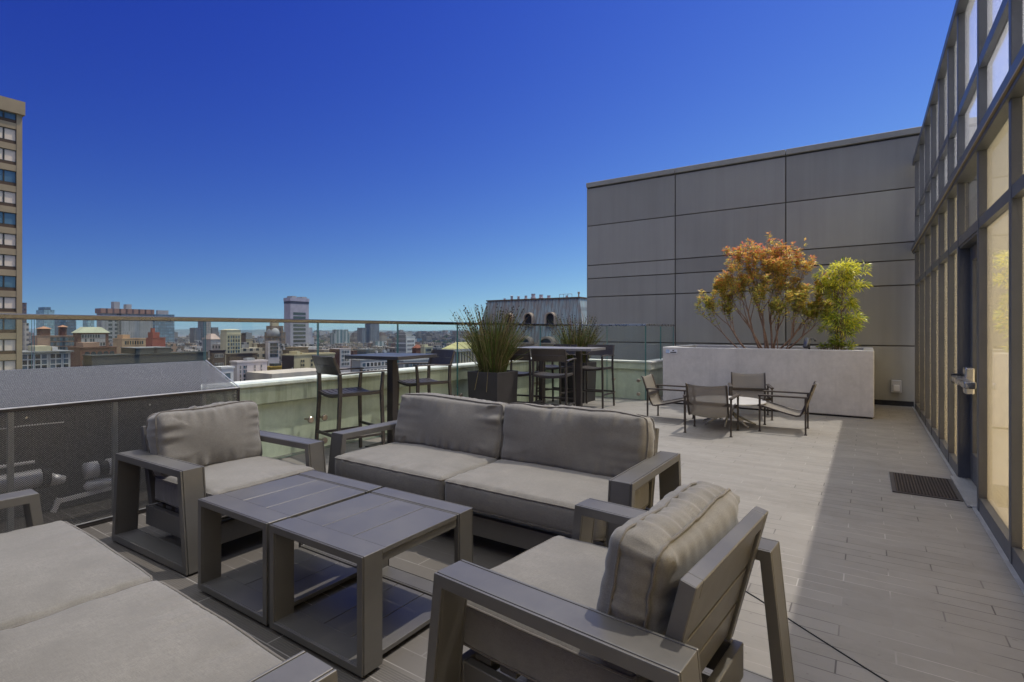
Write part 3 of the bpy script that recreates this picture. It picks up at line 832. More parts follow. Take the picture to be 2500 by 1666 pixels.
b = MB(); b.lathe([(0.0, 0.15), (0.045, 0.16), (0.04, 0.25), (0.12, 0.322), (0.0, 0.324)], 16); b.build('hub', M['white'], rt, smooth=True)
for k in range(7):
    a = 2 * math.pi * k / 7 + 0.3
    b = MB(); b.tube([(0.03 * math.cos(a), 0.03 * math.sin(a), 0.19), (0.2 * math.cos(a), 0.2 * math.sin(a), 0.085), (0.37 * math.cos(a), 0.37 * math.sin(a), 0.012)], [0.018, 0.016, 0.010], 8)
    b.build('leg', M['white'], rt, smooth=True)

cb = thing('floor_cable', 'thin dark cable lying slantwise across the floor planks behind the slatted armchair', 'cable')
b = MB(); b.tube([(-0.72, 3.10, 0.003), (-0.46, 2.915, 0.003), (-0.25, 2.745, 0.003), (0.0, 2.552, 0.003), (0.09, 2.485, 0.003), (0.42, 2.22, 0.003)], 0.003, 6); b.build('cable', M['black'], cb)
# ------------------------------------------------------------------ pots with reed grass
M['pot'] = m_plain('pot_charcoal', (0.045, 0.042, 0.042), 0.6, 0, 0.4, 0.2, 5, 0.1)
def pot(label, loc, rz=0):
    t = thing('planter_pot', label, 'planter', loc, rz, 'square charcoal pots along the parapet')
    h, w0, w1 = 0.75, 0.25, 0.272
    b = MB()
    def sq(w, z): return [(-w, -w, z), (w, -w, z), (w, w, z), (-w, w, z)]
    vs = sq(w0, 0.0) + sq(w1, h) + sq(w1 - 0.025, h) + sq(w1 - 0.03, h - 0.07)
    fs = [(3, 2, 1, 0)]
    for k in range(3):
        for i in range(4):
            j = (i + 1) % 4; a = 4 * k
            fs.append((a + i, a + j, a + 4 + j, a + 4 + i))
    b.add(vs, fs); b.build('body', M['pot'], t, bevel=0.006, seg=2)
    b = MB(); b.box(-w1 + 0.028, w1 - 0.028, -w1 + 0.028, w1 - 0.028, h - 0.075, h - 0.045); b.build('soil', M['soil'], t)
    return t
def tone_mat(name, rough=0.6, trans=0.25, spec=0.3, var=0.25):
    t = NT(name)
    a = t.n('ShaderNodeVertexColor'); a.layer_name = 'tone'
    n = t.noise(8, 2, 0.5, t.obj())
    c = t.mix(t.mr(n, 0.3, 0.7, 0, var), a.outputs[0], (0.02, 0.025, 0.01), 'MIX')
    p = t.pbr(c, rough, 0, spec, out=False)
    if trans:
        tr = t.n('ShaderNodeBsdfTranslucent'); t.l(c, tr.inputs[0]); t.mixsh(trans, p, tr.outputs[0])
    else: t.l(p, t.out.inputs[0])
    return t.mat
M['reed'] = tone_mat('reed_stems', 0.6, 0.3)
M['seed'] = tone_mat('reed_seed', 0.8, 0.0)
def reeds(label, loc, seed, n, hmin, hmax, spread, lean=None):
    t = thing('reed_grass', label, 'plant', loc, 0, 'reed grass clumps in the charcoal pots')
    rnd = random.Random(seed); b = MB(); sd_ = MB()
    pal = [(0.10, 0.135, 0.03), (0.13, 0.16, 0.045), (0.055, 0.085, 0.02), (0.08, 0.115, 0.03), (0.17, 0.16, 0.06), (0.22, 0.17, 0.08), (0.11, 0.075, 0.035)]
    for i in range(n):
        a = rnd.uniform(0, 2 * math.pi); r = 0.19 * math.sqrt(rnd.random())
        x, y = r * math.cos(a), r * math.sin(a)
        h = (hmin + (hmax - hmin) * rnd.random() ** 1.5) * (1.0 if rnd.random() < 0.7 else rnd.uniform(0.55, 0.85))
        q = rnd.random() ** 1.4
        dx = (x / 0.19) * spread * (0.45 + 0.55 * q) + rnd.gauss(0, 0.05); dy = (y / 0.19) * spread * (0.45 + 0.55 * q) + rnd.gauss(0, 0.05)
        if rnd.random() < 0.05: dx *= 1.5; dy *= 1.5; h *= 0.85
        c = rnd.choice(pal); k = rnd.uniform(0.9, 2.3); b.c = tuple(v * k for v in c)
        pts = []
        for s in (0, 0.35, 0.7, 1.0):
            pts.append((x + dx * (s ** 1.7), y + dy * (s ** 1.7), h * s * (1 - 0.06 * s)))
        r0 = rnd.uniform(0.0022, 0.0036)
        b.tube(pts, [r0, r0, r0 * 0.8, r0 * 0.4], 4, cap=False)
        # node sheaths and short side leaves
        for s in range(rnd.randint(3, 6)):
            f = rnd.uniform(0.2, 0.95); i0 = min(2, int(f * 3)); ff = f * 3 - i0
            p = Vector(pts[i0]).lerp(Vector(pts[i0 + 1]), ff); d = (Vector(pts[i0 + 1]) - Vector(pts[i0])).normalized()
            b.c = (0.42, 0.30, 0.12) if rnd.random() < 0.45 else tuple(v * 1.2 for v in c)
            o = d.orthogonal(); o.rotate(Matrix.Rotation(rnd.uniform(0, 6.28), 3, d))
            L = rnd.uniform(0.02, 0.05)
            b.add([p + o * 0.003, p - o * 0.003, p + d * L + o * L * 0.3], [(0, 1, 2)])
        if rnd.random() < 0.34 and h > (hmin + hmax) / 2 - 0.12:
            kk = rnd.uniform(0.6, 1.2); sd_.c = (0.055 * kk, 0.030 * kk, 0.024 * kk)
            p1 = Vector(pts[-1]); d = (p1 - Vector(pts[-2])).normalized()
            for s in range(rnd.randint(2, 4)):
                q0 = p1 - d * (0.05 * s + rnd.uniform(0, 0.015)); L = rnd.uniform(0.018, 0.032)
                jit = Vector((rnd.gauss(0, 0.004), rnd.gauss(0, 0.004), 0))
                sd_.tube([q0 + jit, q0 + d * L * 0.5 + jit, q0 + d * L + jit], [0.002, 0.010, 0.001], 5, cap=False)
    # a few bent tan stalks hanging over the rim
    for k in range(4):
        b.c = (0.36, 0.30, 0.14)
        a = rnd.uniform(-2.2, 0.2); L = rnd.uniform(0.35, 0.5); ca, sa = math.cos(a), math.sin(a)
        b.tube([(0.12 * ca, 0.12 * sa, 0.06), (0.2 * ca, 0.2 * sa, 0.10), (0.29 * ca, 0.29 * sa, 0.055), (0.36 * ca, 0.36 * sa, 0.06 - L * 0.6)] if k < 2 else
               [(0.1 * ca, 0.1 * sa, 0.05), (0.3 * ca, 0.3 * sa, 0.16), ((0.3 + L) * ca, (0.3 + L) * sa, 0.28)], 0.0035, 5)
    b.build('stems', M['reed'], t, recalc=False); sd_.build('seed_heads', M['seed'], t, recalc=False)
    return t
pot('charcoal square pot between the single bar table and the long bar table', (-4.62, 6.385, 0))
pot('charcoal square pot in the corner of the glass railing', (-4.60, 9.13, 0))
reeds('tall reed grass with dark seed heads in the pot nearer the camera', (-4.62, 6.385, 0.70), 5, 760, 0.60, 1.10, 0.50)
reeds('reed grass clump in the pot at the corner of the glass railing', (-4.60, 9.13, 0.70), 8, 620, 0.52, 1.02, 0.40)

# ------------------------------------------------------------------ concrete planter and its shrubs
pl = thing('concrete_planter', 'long grey concrete planter box holding the shrubs against the dark wall', 'planter', (0, 0, 0))
X0, X1, Y0, Y1, PH = -3.15, 0.10, 9.74, 11.64, 1.045
b = MB()
b.ring([(X0, Y0), (X1, Y0), (X1, Y1), (X0, Y1)], [(X0 + 0.14, Y0 + 0.14), (X1 - 0.14, Y0 + 0.14), (X1 - 0.14, Y1 - 0.14), (X0 + 0.14, Y1 - 0.14)], 'z', 0.025, PH)
b.build('box', M['planter'], pl, bevel=0.012, seg=2)
b = MB(); b.box(X0 + 0.02, X1 - 0.02, Y0 + 0.02, Y1 - 0.02, 0.0, 0.024); b.build('plinth', M['black'], pl)
b = MB(); b.box(X0 + 0.141, X1 - 0.141, Y0 + 0.141, Y1 - 0.141, 0.86, 0.96); b.build('soil', M['soil'], pl)
sg = thing('notice_plate', 'small white and blue notice plate on the upper corner of the planter', 'sign', (-2.985, Y0, 0.965))
b = MB(); b.box(-0.105, 0.105, -0.006, -0.001, -0.036, 0.036); b.build('plate', m_plain('plate_white', (0.72, 0.74, 0.78), 0.4), sg)
b = MB(); b.box(-0.1, -0.035, -0.0075, -0.0062, -0.031, 0.031); b.build('pictogram', m_plain('plate_blue', (0.42, 0.55, 0.75), 0.5), sg)
b = MB(); b.box(-0.02, 0.09, -0.0075, -0.0062, -0.026, -0.008); b.box(0.02, 0.05, -0.0075, -0.0062, 0.006, 0.024); b.build('lettering', M['black'], sg)

M['leaf'] = tone_mat('shrub_leaves', 0.33, 0.5, 0.6, 0.05)
M['bark'] = m_plain('shrub_bark', (0.26, 0.17, 0.12), 0.85, 0, 0.2, 0.3, 20, 0.4, 80)
def leaf(b, p, d, n, L, W):
    d = d.normalized(); s = d.cross(n)
    if s.length < 1e-4: s = d.orthogonal()
    s.normalize(); n = s.cross(d)
    m = p + d * L * 0.5 + n * L * 0.08
    b.add([p, m + s * W * 0.5, p + d * L, m - s * W * 0.5], [(0, 1, 2, 3)])
def shrub():
    t = thing('red_tipped_shrub', 'broad shrub of bare stems with red and orange tipped leaves in the planter', 'shrub', (-1.45, 10.09, 0.95))
    rnd = random.Random(4); st_ = MB(); lf = MB(); tips = []
    def branch(p, d, L, r, lvl):
        pts = [p]; rs = [r]; q = p; dd = d.normalized(); N = 5
        for i in range(N):
            dd = (dd + Vector((rnd.gauss(0, 0.10), rnd.gauss(0, 0.10), 0.07 + 0.03 * lvl))).normalized()
            q = q + dd * L / N; pts.append(q); rs.append(r * (1 - 0.45 * (i + 1) / N))
        st_.tube(pts, rs, 6 if lvl < 2 else 4, cap=False)
        if lvl >= 2:
            for i in range(2, N + 1): tips.append((pts[i], dd, i == N, lvl))
        if lvl < 4:
            nb = (4, 3, 3, 2)[lvl]
            for k in range(nb):
                f = rnd.uniform(0.45, 1.0) if k else 1.0
                i = min(N - 1, int(f * N)); pp = pts[i].lerp(pts[i + 1], min(1, f * N - i)) if f < 1 else pts[N]
                a = rnd.uniform(0, 2 * math.pi); sp = rnd.uniform(0.35, 0.75)
                o = dd.orthogonal().normalized(); o.rotate(Matrix.Rotation(a, 3, dd)); o.y *= 0.5
                nd = (dd + o * sp).normalized()
                branch(pp, nd, L * rnd.uniform(0.52, 0.72), max(0.0025, rs[i] * 0.62), lvl + 1)
    mains = [(-0.95, -0.05, 0.85, 0.62), (-0.62, 0.1, 1.0, 0.74), (-0.42, -0.14, 1.0, 0.80), (-0.28, 0.05, 1.2, 0.86), (-0.08, -0.1, 1.1, 0.84), (0.12, 0.12, 1.1, 0.82), (0.36, -0.08, 1.0, 0.72), (0.62, 0.05, 0.95, 0.66), (0.75, -0.1, 0.72, 0.5)]
    for i, (dx, dy, dz, L) in enumerate(mains):
        p = Vector((rnd.uniform(-0.12, 0.12) + dx * 0.18, rnd.uniform(-0.08, 0.08), 0.0))
        branch(p, Vector((dx, dy, dz)), L, 0.021, 0)
    branch(Vector((0.3, -0.1, 0.05)), Vector((0.55, -0.15, 0.75)), 0.50, 0.012, 1); branch(Vector((0.2, -0.12, 0.05)), Vector((0.2, -0.2, 0.9)), 0.42, 0.012, 1)
    branch(Vector((-0.35, -0.1, 0.0)), Vector((-0.75, -0.05, 0.8)), 0.62, 0.014, 1)
    for (p, d, end, lvl) in tips:
        z = p.z
        if z < 0.35 and rnd.random() < 0.5: continue
        if mnoise.noise(p * 4.5) > 0.16 and rnd.random() < 0.8: continue
        k = rnd.randint(5, 8) if end else rnd.randint(3, 5)
        rr = p - Vector((0, 0, 0.7))
        outer = min(1, max(0, (z - 0.75) / 1.0 + abs(p.x) * 0.12))
        for j in range(k):
            a = rnd.uniform(0, 6.283); o = d.orthogonal().normalized(); o.rotate(Matrix.Rotation(a, 3, d))
            up = rnd.uniform(0.3, 1.1) if end else rnd.uniform(0.0, 0.6)
            ld = (o + d * up).normalized()
            red = outer * (0.70 if end else 0.25) + rnd.gauss(0, 0.17)
            if red > 0.66: c = (0.72, 0.25, 0.14)
            elif red > 0.36: c = (0.78, 0.45, 0.12)
            elif red > 0.1: c = (0.78, 0.60, 0.15)
            else: c = (0.46, 0.48, 0.10)
            v = rnd.uniform(0.7, 1.3); lf.c = tuple(min(0.9, x * v) for x in c)
            leaf(lf, p + ld * 0.004, ld, Vector((0, 0, 1)) + o * 0.3, rnd.uniform(0.055, 0.085), rnd.uniform(0.018, 0.028))
    print('shrub leaves', len(lf.f), 'extent', min(v[0] for v in lf.v), max(v[0] for v in lf.v), max(v[2] for v in lf.v))
    st_.build('stems', M['bark'], t, smooth=True, recalc=False)
    lf.build('crown', M['leaf'], t, recalc=False)
shrub()
def bamboo():
    t = thing('yellow_green_shrub', 'narrow feathery yellow green shrub beside the red tipped one', 'shrub', (-0.33, 10.08, 0.95))
    rnd = random.Random(9); st_ = MB(); lf = MB()
    for k in range(3):
        x = rnd.uniform(-0.06, 0.06); y = rnd.uniform(-0.06, 0.06)
        st_.tube([(x, y, 0), (x * 1.6, y, 0.6), (x * 2 + 0.02, y * 1.4, 1.1), (x * 2.2, y * 1.5, 1.45)], [0.012, 0.01, 0.007, 0.003], 6)
    # clusters: (x, z, r) tiers
    cl = []
    for z0, z1, wid, n in ((1.08, 1.50, 0.31, 78), (0.76, 1.08, 0.17, 30), (0.40, 0.66, 0.27, 54), (0.12, 0.40, 0.13, 20)):
        for i in range(n):
            a = rnd.uniform(0, 6.283); r = wid * math.sqrt(rnd.random())
            cl.append(Vector((r * math.cos(a), r * math.sin(a) * 0.6, rnd.uniform(z0, z1))))
    for c in cl:
        base = Vector((c.x * 0.15, c.y * 0.15, c.z - 0.12))
        st_.tube([base, base.lerp(c, 0.6) + Vector((0, 0, 0.02)), c], [0.004, 0.003, 0.002], 4, cap=False)
        out = Vector((c.x, c.y, 0)); out = out.normalized() if out.length > 0.03 else Vector((rnd.gauss(0, 1), rnd.gauss(0, 1), 0)).normalized()
        for j in range(rnd.randint(20, 28)):
            d = Vector((rnd.gauss(0, 0.7), rnd.gauss(0, 0.7), rnd.gauss(0.15, 0.5))) + out * 0.7
            d.normalize()
            top = (c.z - 0.2) / 1.3
            cc = (0.85, 0.80, 0.10) if rnd.random() < 0.3 + 0.6 * top else (0.46, 0.56, 0.10)
            if rnd.random() < 0.15: cc = (0.16, 0.26, 0.04)
            v = rnd.uniform(0.7, 1.25); lf.c = tuple(x * v for x in cc)
            L = rnd.uniform(0.07, 0.12); p = c + d * rnd.uniform(0, 0.05)
            n = Vector((rnd.gauss(0, 0.4), rnd.gauss(0, 0.4), 1)); W = rnd.uniform(0.013, 0.02)
            m = p + d * L * 0.5; e = p + d * L + Vector((0, 0, -0.25 * L)); s = d.cross(n).normalized() * W * 0.5
            lf.add([p, m + s, e, m - s], [(0, 1, 2, 3)])
    st_.build('stems', M['bark'], t, smooth=True, recalc=False)
    lf.build('crown', M['leaf'], t, recalc=False)
bamboo()
def lowplant():
    t = thing('low_green_plant', 'low bright green plant at the foot of the feathery shrub', 'plant', (-0.45, 9.96, 0.95))
    rnd = random.Random(2); lf = MB(); st_ = MB()
    for i in range(60):
        x = rnd.uniform(-0.22, 0.18); y = rnd.uniform(-0.07, 0.1); h = rnd.uniform(0.06, 0.2) * (1 - abs(x) * 1.6) + 0.04
        st_.tube([(x * 0.7, y, 0), (x, y, h)], [0.004, 0.003], 4, cap=False)
        for j in range(9):
            a = rnd.uniform(0, 6.283); d = Vector((math.cos(a), math.sin(a), rnd.uniform(0.1, 1.0)))
            v = rnd.uniform(0.7, 1.2); lf.c = (0.30 * v, 0.36 * v, 0.04 * v)
            leaf(lf, Vector((x, y, h)), d, Vector((0, 0, 1)), rnd.uniform(0.03, 0.05), 0.022)
    st_.build('stems', M['bark'], t, recalc=False); lf.build('crown', M['leaf'], t, recalc=False)
lowplant()
sp = thing('garden_spotlight', 'small grey metal spotlight standing in the planter between the two shrubs', 'lamp', (-0.80, 10.2, 0.95))
b = MB(); b.tube([(0, 0, 0), (0, 0, 0.16)], 0.014, 8); b.build('stake', M['black'], sp)
b = MB(); b.tube([(-0.045, -0.02, 0.10), (-0.045, -0.02, 0.115), (-0.02, 0, 0.26), (-0.015, 0, 0.275)], [0.03, 0.048, 0.048, 0.03], 14); b.build('head', m_plain('spot_grey', (0.38, 0.40, 0.42), 0.4, 0.6), sp, smooth=True)
b = MB(); b.tube([(0.0, 0.0, 0.25), (0.06, 0, 0.27), (0.10, 0, 0.22)], 0.012, 8); b.build('bracket', m_plain('spot_bracket', (0.2, 0.19, 0.18), 0.5), sp, smooth=True)

# ------------------------------------------------------------------ perforated equipment screen at the left, ducts inside
def perf(name, col, a0):
    t = NT(name); p = t.pos(); x, y, z = t.sep(p)
    k = 2 * math.pi / 0.0135
    s1 = t.math('SINE', t.math('MULTIPLY', t.math('ADD', y, t.math('MULTIPLY', x, 0.9)), k)); s2 = t.math('SINE', t.math('MULTIPLY', t.math('ADD', z, t.math('MULTIPLY', x, 0.35)), k))
    h = t.math('MULTIPLY', s1, s2)
    hole = t.mr(h, -0.5, -0.05, 0.0, 1.0); grain = t.noise(105, 2, 0.7, p)
    n = t.noise(1.8, 5, 0.7, p); sc_ = t.noise(60, 3, 0.8, p)
    scr = t.math('MULTIPLY', t.mr(n, 0.54, 0.66, 0, 1), t.mr(sc_, 0.56, 0.66, 0, 1))
    c = t.mix(t.math('MULTIPLY', scr, 0.6), col, (0.30, 0.30, 0.29))
    c = t.mix(t.mr(grain, 0.35, 0.65, 0, 1), t.mix(1.0, c, (0.68, 0.68, 0.7), 'MULTIPLY'), t.mix(1.0, c, (1.28, 1.28, 1.27), 'MULTIPLY'))
    pb = t.pbr(c, 0.45, 0.3, 0.5, out=False)
    t.mixsh(t.math('MULTIPLY', hole, a0), pb, t.transp((1, 1, 1)))
    return t.mat
M['perf'] = perf('perforated_face', (0.17, 0.165, 0.155), 0.92)
M['perftop'] = perf('perforated_top', (0.135, 0.135, 0.138), 0.42)
sb = thing('mesh_screen_box', 'black perforated metal equipment screen with sloping top against the glass railing', 'equipment screen', (0, 0, 0))
XF, XR, YE = -4.46, -5.06, 2.45
b = MB(); b.box(XF - 0.002, XF, -3.2, YE, 0.03, 0.845); b.build('front_mesh', M['perf'], sb)
b = MB(); b.add([(XF, -3.2, 0.866), (XF, YE, 0.866), (XR, YE + 0.02, 1.078), (XR, -3.2, 1.078)], [(0, 1, 2, 3)]); b.build('top_mesh', M['perftop'], sb)
b = MB(); b.prism([(XF - 0.004, 0.03), (XF - 0.004, 0.86), (XR, 1.072), (XR, 0.03)], 'y', YE - 0.004, YE); b.build('end_mesh', M['perf'], sb)
b = MB(); b.box(XF - 0.03, XF + 0.004, -3.2, YE, 0.845, 0.864); b.box(XF - 0.03, XF + 0.004, -3.2, YE, 0.004, 0.03)
b.box(XF - 0.03, XF + 0.004, YE + 0.0005, YE + 0.018, 0.0, 0.866); b.build('frame', M['stool'], sb, bevel=0.003, seg=1)
b = MB(); b.tube([(XF + 0.004, -3.2, 0.868), (XF + 0.004, YE, 0.868)], 0.005, 6); b.tube([(XF + 0.004, -3.2, 0.034), (XF + 0.004, YE, 0.034)], 0.004, 6)
b.tube([(XF, YE + 0.014, 0.868), (XR, YE + 0.03, 1.08)], 0.005, 6); b.build('edge_trim', M['aluminium'], sb)
b = MB()
for y in (-0.4, 0.35, 1.08, 1.78, 2.42): b.lathe([(0.0, 0), (0.007, 0), (0.007, 0.004), (0.0, 0.006)], 8, (0, 0, 0)) if False else b.tube([(XF + 0.001, y, 0.80), (XF + 0.007, y, 0.80)], 0.007, 8)
b.build('screws', M['steel'], sb)
b = MB(); b.box(XR + 0.004, XR + 0.014, -3.2, YE - 0.02, 0.02, 1.072); b.build('back_panel', m_plain('screen_back', (0.055, 0.055, 0.053), 0.8), sb)
post = MB(); post.box(-0.015, 0.015, -0.015, 0.015, 0.0, 0.84); pm = post.mesh('post', m_plain('post_galv', (0.36, 0.37, 0.35), 0.45, 0.5))
for y in (0.42, 1.02, 1.583, 2.2): link_mesh('post', pm, sb, (-4.53, y, 0.002))
def foil():
    t = NT('duct_foil'); o = t.obj(); n = t.noise(22, 4, 0.6, o)
    t.pbr(t.mix(n, (0.72, 0.69, 0.65), (0.92, 0.90, 0.86)), 0.4, 0.25, 0.5, t.bump(n, 0.5, 0.01)); return t.mat
M['foil'] = foil()
d1 = thing('insulated_duct', 'thick silver foil wrapped duct with elbow inside the mesh screen', 'duct', (0, 0, 0))
b = MB(); b.tube([(-4.64, -0.6, 0.372), (-4.64, 1.195, 0.362)], 0.060, 18); b.build('pipe', M['foil'], d1, smooth=True)
b = MB(); b.tube([(-4.64, 1.24, 0.338), (-4.64, 1.325, 0.318)], [0.046, 0.026], 18); b.build('reducer', M['foil'], d1, smooth=True)
b = MB(); b.tube([(-4.64, 1.196, 0.355), (-4.64, 1.239, 0.35)], 0.066, 18); b.build('flange', M['black'], d1)
d2 = thing('insulated_duct', 'silver foil duct with black bands behind the left armchair', 'duct', (0, 0, 0))
b = MB(); b.tube([(-4.64, 1.44, 0.35), (-4.64, 1.513, 0.352)], 0.058, 18); b.tube([(-4.64, 1.575, 0.352), (-4.64, 2.35, 0.37)], 0.06, 18); b.build('pipe', M['foil'], d2, smooth=True)
b = MB(); b.tube([(-4.64, 1.513, 0.352), (-4.64, 1.575, 0.352)], 0.05, 18); b.build('band', M['black'], d2, smooth=True)
d3 = thing('duct_cap', 'rounded silver duct cap lying below the banded duct inside the mesh screen', 'duct', (0, 0, 0))
b = MB(); b.tube([(-4.62, 1.43, 0.255), (-4.62, 1.445, 0.248), (-4.62, 1.51, 0.24), (-4.62, 1.59, 0.25), (-4.62, 1.61, 0.26)], [0.012, 0.034, 0.042, 0.03, 0.012], 16); b.build('shell', M['foil'], d3, smooth=True)
d4 = thing('conduit_pipe', 'thin silver conduit running along the upper part of the mesh screen', 'pipe', (0, 0, 0))
b = MB(); b.tube([(-4.64, -0.6, 0.487), (-4.64, 1.165, 0.475)], 0.012, 10); b.build('pipe', M['foil'], d4, smooth=True)
b = MB(); b.tube([(-4.56, -0.6, 0.72), (-4.56, 0.5, 0.72), (-4.56, 1.1, 0.735), (-4.56, 1.3, 0.73)], 0.004, 6); b.build('cable', m_plain('cable_grey', (0.5, 0.5, 0.48), 0.5), d4, smooth=True)
d5 = thing('bracket_rail', 'pale bent bracket rail under the ducts inside the mesh screen', 'bracket', (0, 0, 0))
b = MB(); b.beam((-4.6, 1.26, 0.185), (-4.6, 1.62, 0.205), 0.02, 0.028); b.beam((-4.6, 1.25, 0.12), (-4.6, 1.285, 0.205), 0.03, 0.03, (0, 1, 0)); b.build('rail', M['foil'], d5)
#CITY
# ------------------------------------------------------------------ the city beyond the parapet
GZ = -46.0
def facade_mat(name, wall, glass, fh, bw, wf=0.5, hf=0.5, rough=0.35, var=0.15, band=None):
    t = NT(name); g = t.n('ShaderNodeNewGeometry'); x, y, z = t.sep(g.outputs['Position']); nx, ny, nz = t.sep(g.outputs['Normal'])
    isx = t.math('GREATER_THAN', t.math('ABSOLUTE', nx), 0.6); top = t.math('GREATER_THAN', nz, 0.4)
    u = t.math('ADD', t.math('MULTIPLY', y, isx), t.math('MULTIPLY', x, t.math('SUBTRACT', 1.0, isx)))
    ur = t.math('DIVIDE', u, bw); zr = t.math('DIVIDE', z, fh)
    fu = t.math('ABSOLUTE', t.math('SUBTRACT', t.math('FRACT', ur), 0.5)); fz = t.math('ABSOLUTE', t.math('SUBTRACT', t.math('FRACT', zr), 0.5))
    w = t.math('MULTIPLY', t.math('LESS_THAN', fu, wf / 2), t.math('LESS_THAN', fz, hf / 2))
    w = t.math('MULTIPLY', w, t.math('SUBTRACT', 1.0, top))
    cid = t.n('ShaderNodeCombineXYZ'); t.l(t.math('FLOOR', ur), cid.inputs[0]); t.l(t.math('FLOOR', zr), cid.inputs[1])
    wn = t.n('ShaderNodeTexWhiteNoise'); t.l(cid.outputs[0], wn.inputs[0])
    n = t.noise(0.12, 4, 0.6, g.outputs['Position'])
    wc = t.mix(t.mr(n, 0.3, 0.7, 0, 1), tuple(c * (1 - var) for c in wall), tuple(min(1, c * (1 + var)) for c in wall))
    wc = t.mix(top, wc, (0.30, 0.29, 0.28))
    gc = t.mix(wn.outputs['Value'], glass, tuple(min(1, c * 1.9 + 0.03) for c in glass))
    t.pbr(t.mix(w, wc, gc), t.math('SUBTRACT', 0.85, t.math('MULTIPLY', w, 0.85 - rough)), 0, 0.4)
    return t.mat
def solve_L(P, px):
    u = (px - 1250.0) / FL
    X = P[1] * (R2[1] - u * F2[1]) / (u * F2[0] - R2[0])
    return P[0] - X
def solve_M(P, px):
    u = (px - 1250.0) / FL
    Y = P[0] * (R2[0] - u * F2[0]) / (u * F2[1] - R2[1])
    return Y - P[1]
CITYG = 'city buildings beyond the railing'
class Bld:
    """box building: -Y face runs from px0 to its corner at pxs, +X face from pxs to px1; corner at distance D"""
    def __init__(s, label, px0, pxs, px1, ytop, D, mat, name='city_building', lmax=70, cat='building', base=None, roof=True, par=1.0):
        P = at(pxs, D); s.P = P; s.D = D
        s.L = min(lmax, max(2.0, solve_L(P, px0))) if px0 < pxs else 14.0
        s.M = min(180, max(2.0, solve_M(P, px1))) if px1 > pxs else 14.0
        s.H = zat(ytop, D); s.z0 = GZ if base is None else base
        s.t = thing(name, label, cat, (P[0], P[1], 0)); s.mat = mat
        b = MB(); b.box(-s.L, 0, 0, s.M, s.z0, s.H)
        s.wall = b.build('wall', mat, s.t)
        if roof:
            e = par * 0.4; b = MB()
            b.ring([(-s.L - 0.15, -0.15), (0.15, -0.15), (0.15, s.M + 0.15), (-s.L - 0.15, s.M + 0.15)],
                   [(-s.L + 0.5, 0.5), (-0.5, 0.5), (-0.5, s.M - 0.5), (-s.L + 0.5, s.M - 0.5)], 'z', s.H - e * 0.3, s.H + e * 0.5)
            b.build('cornice', mat, s.t)
    def roofbox(s, fx0, fx1, fy0, fy1, h, mat=None, name='roof_box', z=None, par=None):
        z = s.H if z is None else z
        b = MB(); b.box(-s.L + fx0 * s.L, -s.L + fx1 * s.L, fy0 * s.M, fy1 * s.M, z, z + h)
        return b.build(name, mat or s.mat, par or s.t)
    def hip(s, h, over, mat, fr=0.3, z=None):
        z = s.H if z is None else z
        x0, x1, y0, y1 = -s.L - over, over, -over, s.M + over
        ix = (x1 - x0) * fr; iy = (y1 - y0) * fr
        b = MB()
        b.add([(x0, y0, z), (x1, y0, z), (x1, y1, z), (x0, y1, z), (x0 + ix, y0 + iy, z + h), (x1 - ix, y0 + iy, z + h), (x1 - ix, y1 - iy, z + h), (x0 + ix, y1 - iy, z + h)],
              [(3, 2, 1, 0), (4, 5, 6, 7), (0, 1, 5, 4), (1, 2, 6, 5), (2, 3, 7, 6), (3, 0, 4, 7)])
        return b.build('roof', mat, s.t)
    def windows(s, face, ww, wh, us, zs, mats, name='window', par=None, skip=None):
        """real window units standing 5 cm proud of the wall; us along the face from the near corner, zs sill heights"""
        b = MB()
        fr = 0.12 * ww
        b.mi = 0; b.ring([(-ww / 2 - fr, -fr), (ww / 2 + fr, -fr), (ww / 2 + fr, wh + fr), (-ww / 2 - fr, wh + fr)], [(-ww / 2, 0), (ww / 2, 0), (ww / 2, wh), (-ww / 2, wh)], 'y', -0.10, 0.0)
        b.mi = 1; b.box(-ww / 2, ww / 2, -0.04, -0.005, 0, wh)
        mes = [b.mesh(name, [mats[0], m]) for m in mats[1:]]
        rnd = random.Random(int(s.D * 13)); n = 0
        for z in zs:
            for u in us:
                if n >= 100 or (skip and skip(u, z)): continue
                me = rnd.choice(mes)
                if face == 'x': link_mesh(name, me, par or s.t, (0, u, z), rz=R_(90))
                else: link_mesh(name, me, par or s.t, (-u, 0, z))
                n += 1
        return s
def fl(a, b, n): return [a + (b - a) * i / max(1, n - 1) for i in range(n)]
def P_(name, col, r=0.85): return m_plain(name, col, r, 0, 0.25, 0.12, 0.3)
M['win'] = m_plain('city_window_glass', (0.035, 0.045, 0.055), 0.15, 0, 0.6, 0.3, 0.2)
M['win2'] = m_plain('city_window_blue', (0.09, 0.13, 0.16), 0.15, 0, 0.6, 0.3, 0.2)
M['wblind'] = m_plain('city_window_blind', (0.45, 0.42, 0.36), 0.7, 0, 0.3, 0.15, 0.2)
W0 = [P_('trim_cream', (0.5, 0.46, 0.36)), M['win'], M['win2']]
Wd = [P_('trim_dark', (0.12, 0.10, 0.09)), M['win'], M['win2']]
c_tan = P_('stucco_tan', (0.45, 0.36, 0.22)); c_cream = P_('stucco_cream', (0.56, 0.49, 0.31)); c_white = P_('stucco_white', (0.62, 0.58, 0.54))
c_pink = P_('stucco_pink', (0.52, 0.44, 0.40)); c_brick = P_('brick_brown', (0.15, 0.072, 0.05)); c_red = P_('brick_red', (0.33, 0.085, 0.06))
c_orange = P_('brick_orange', (0.38, 0.235, 0.15)); c_grey = P_('roof_grey', (0.22, 0.22, 0.21)); c_dark = P_('metal_dark', (0.075, 0.08, 0.075)); c_terra = P_('roof_tile', (0.40, 0.20, 0.11))
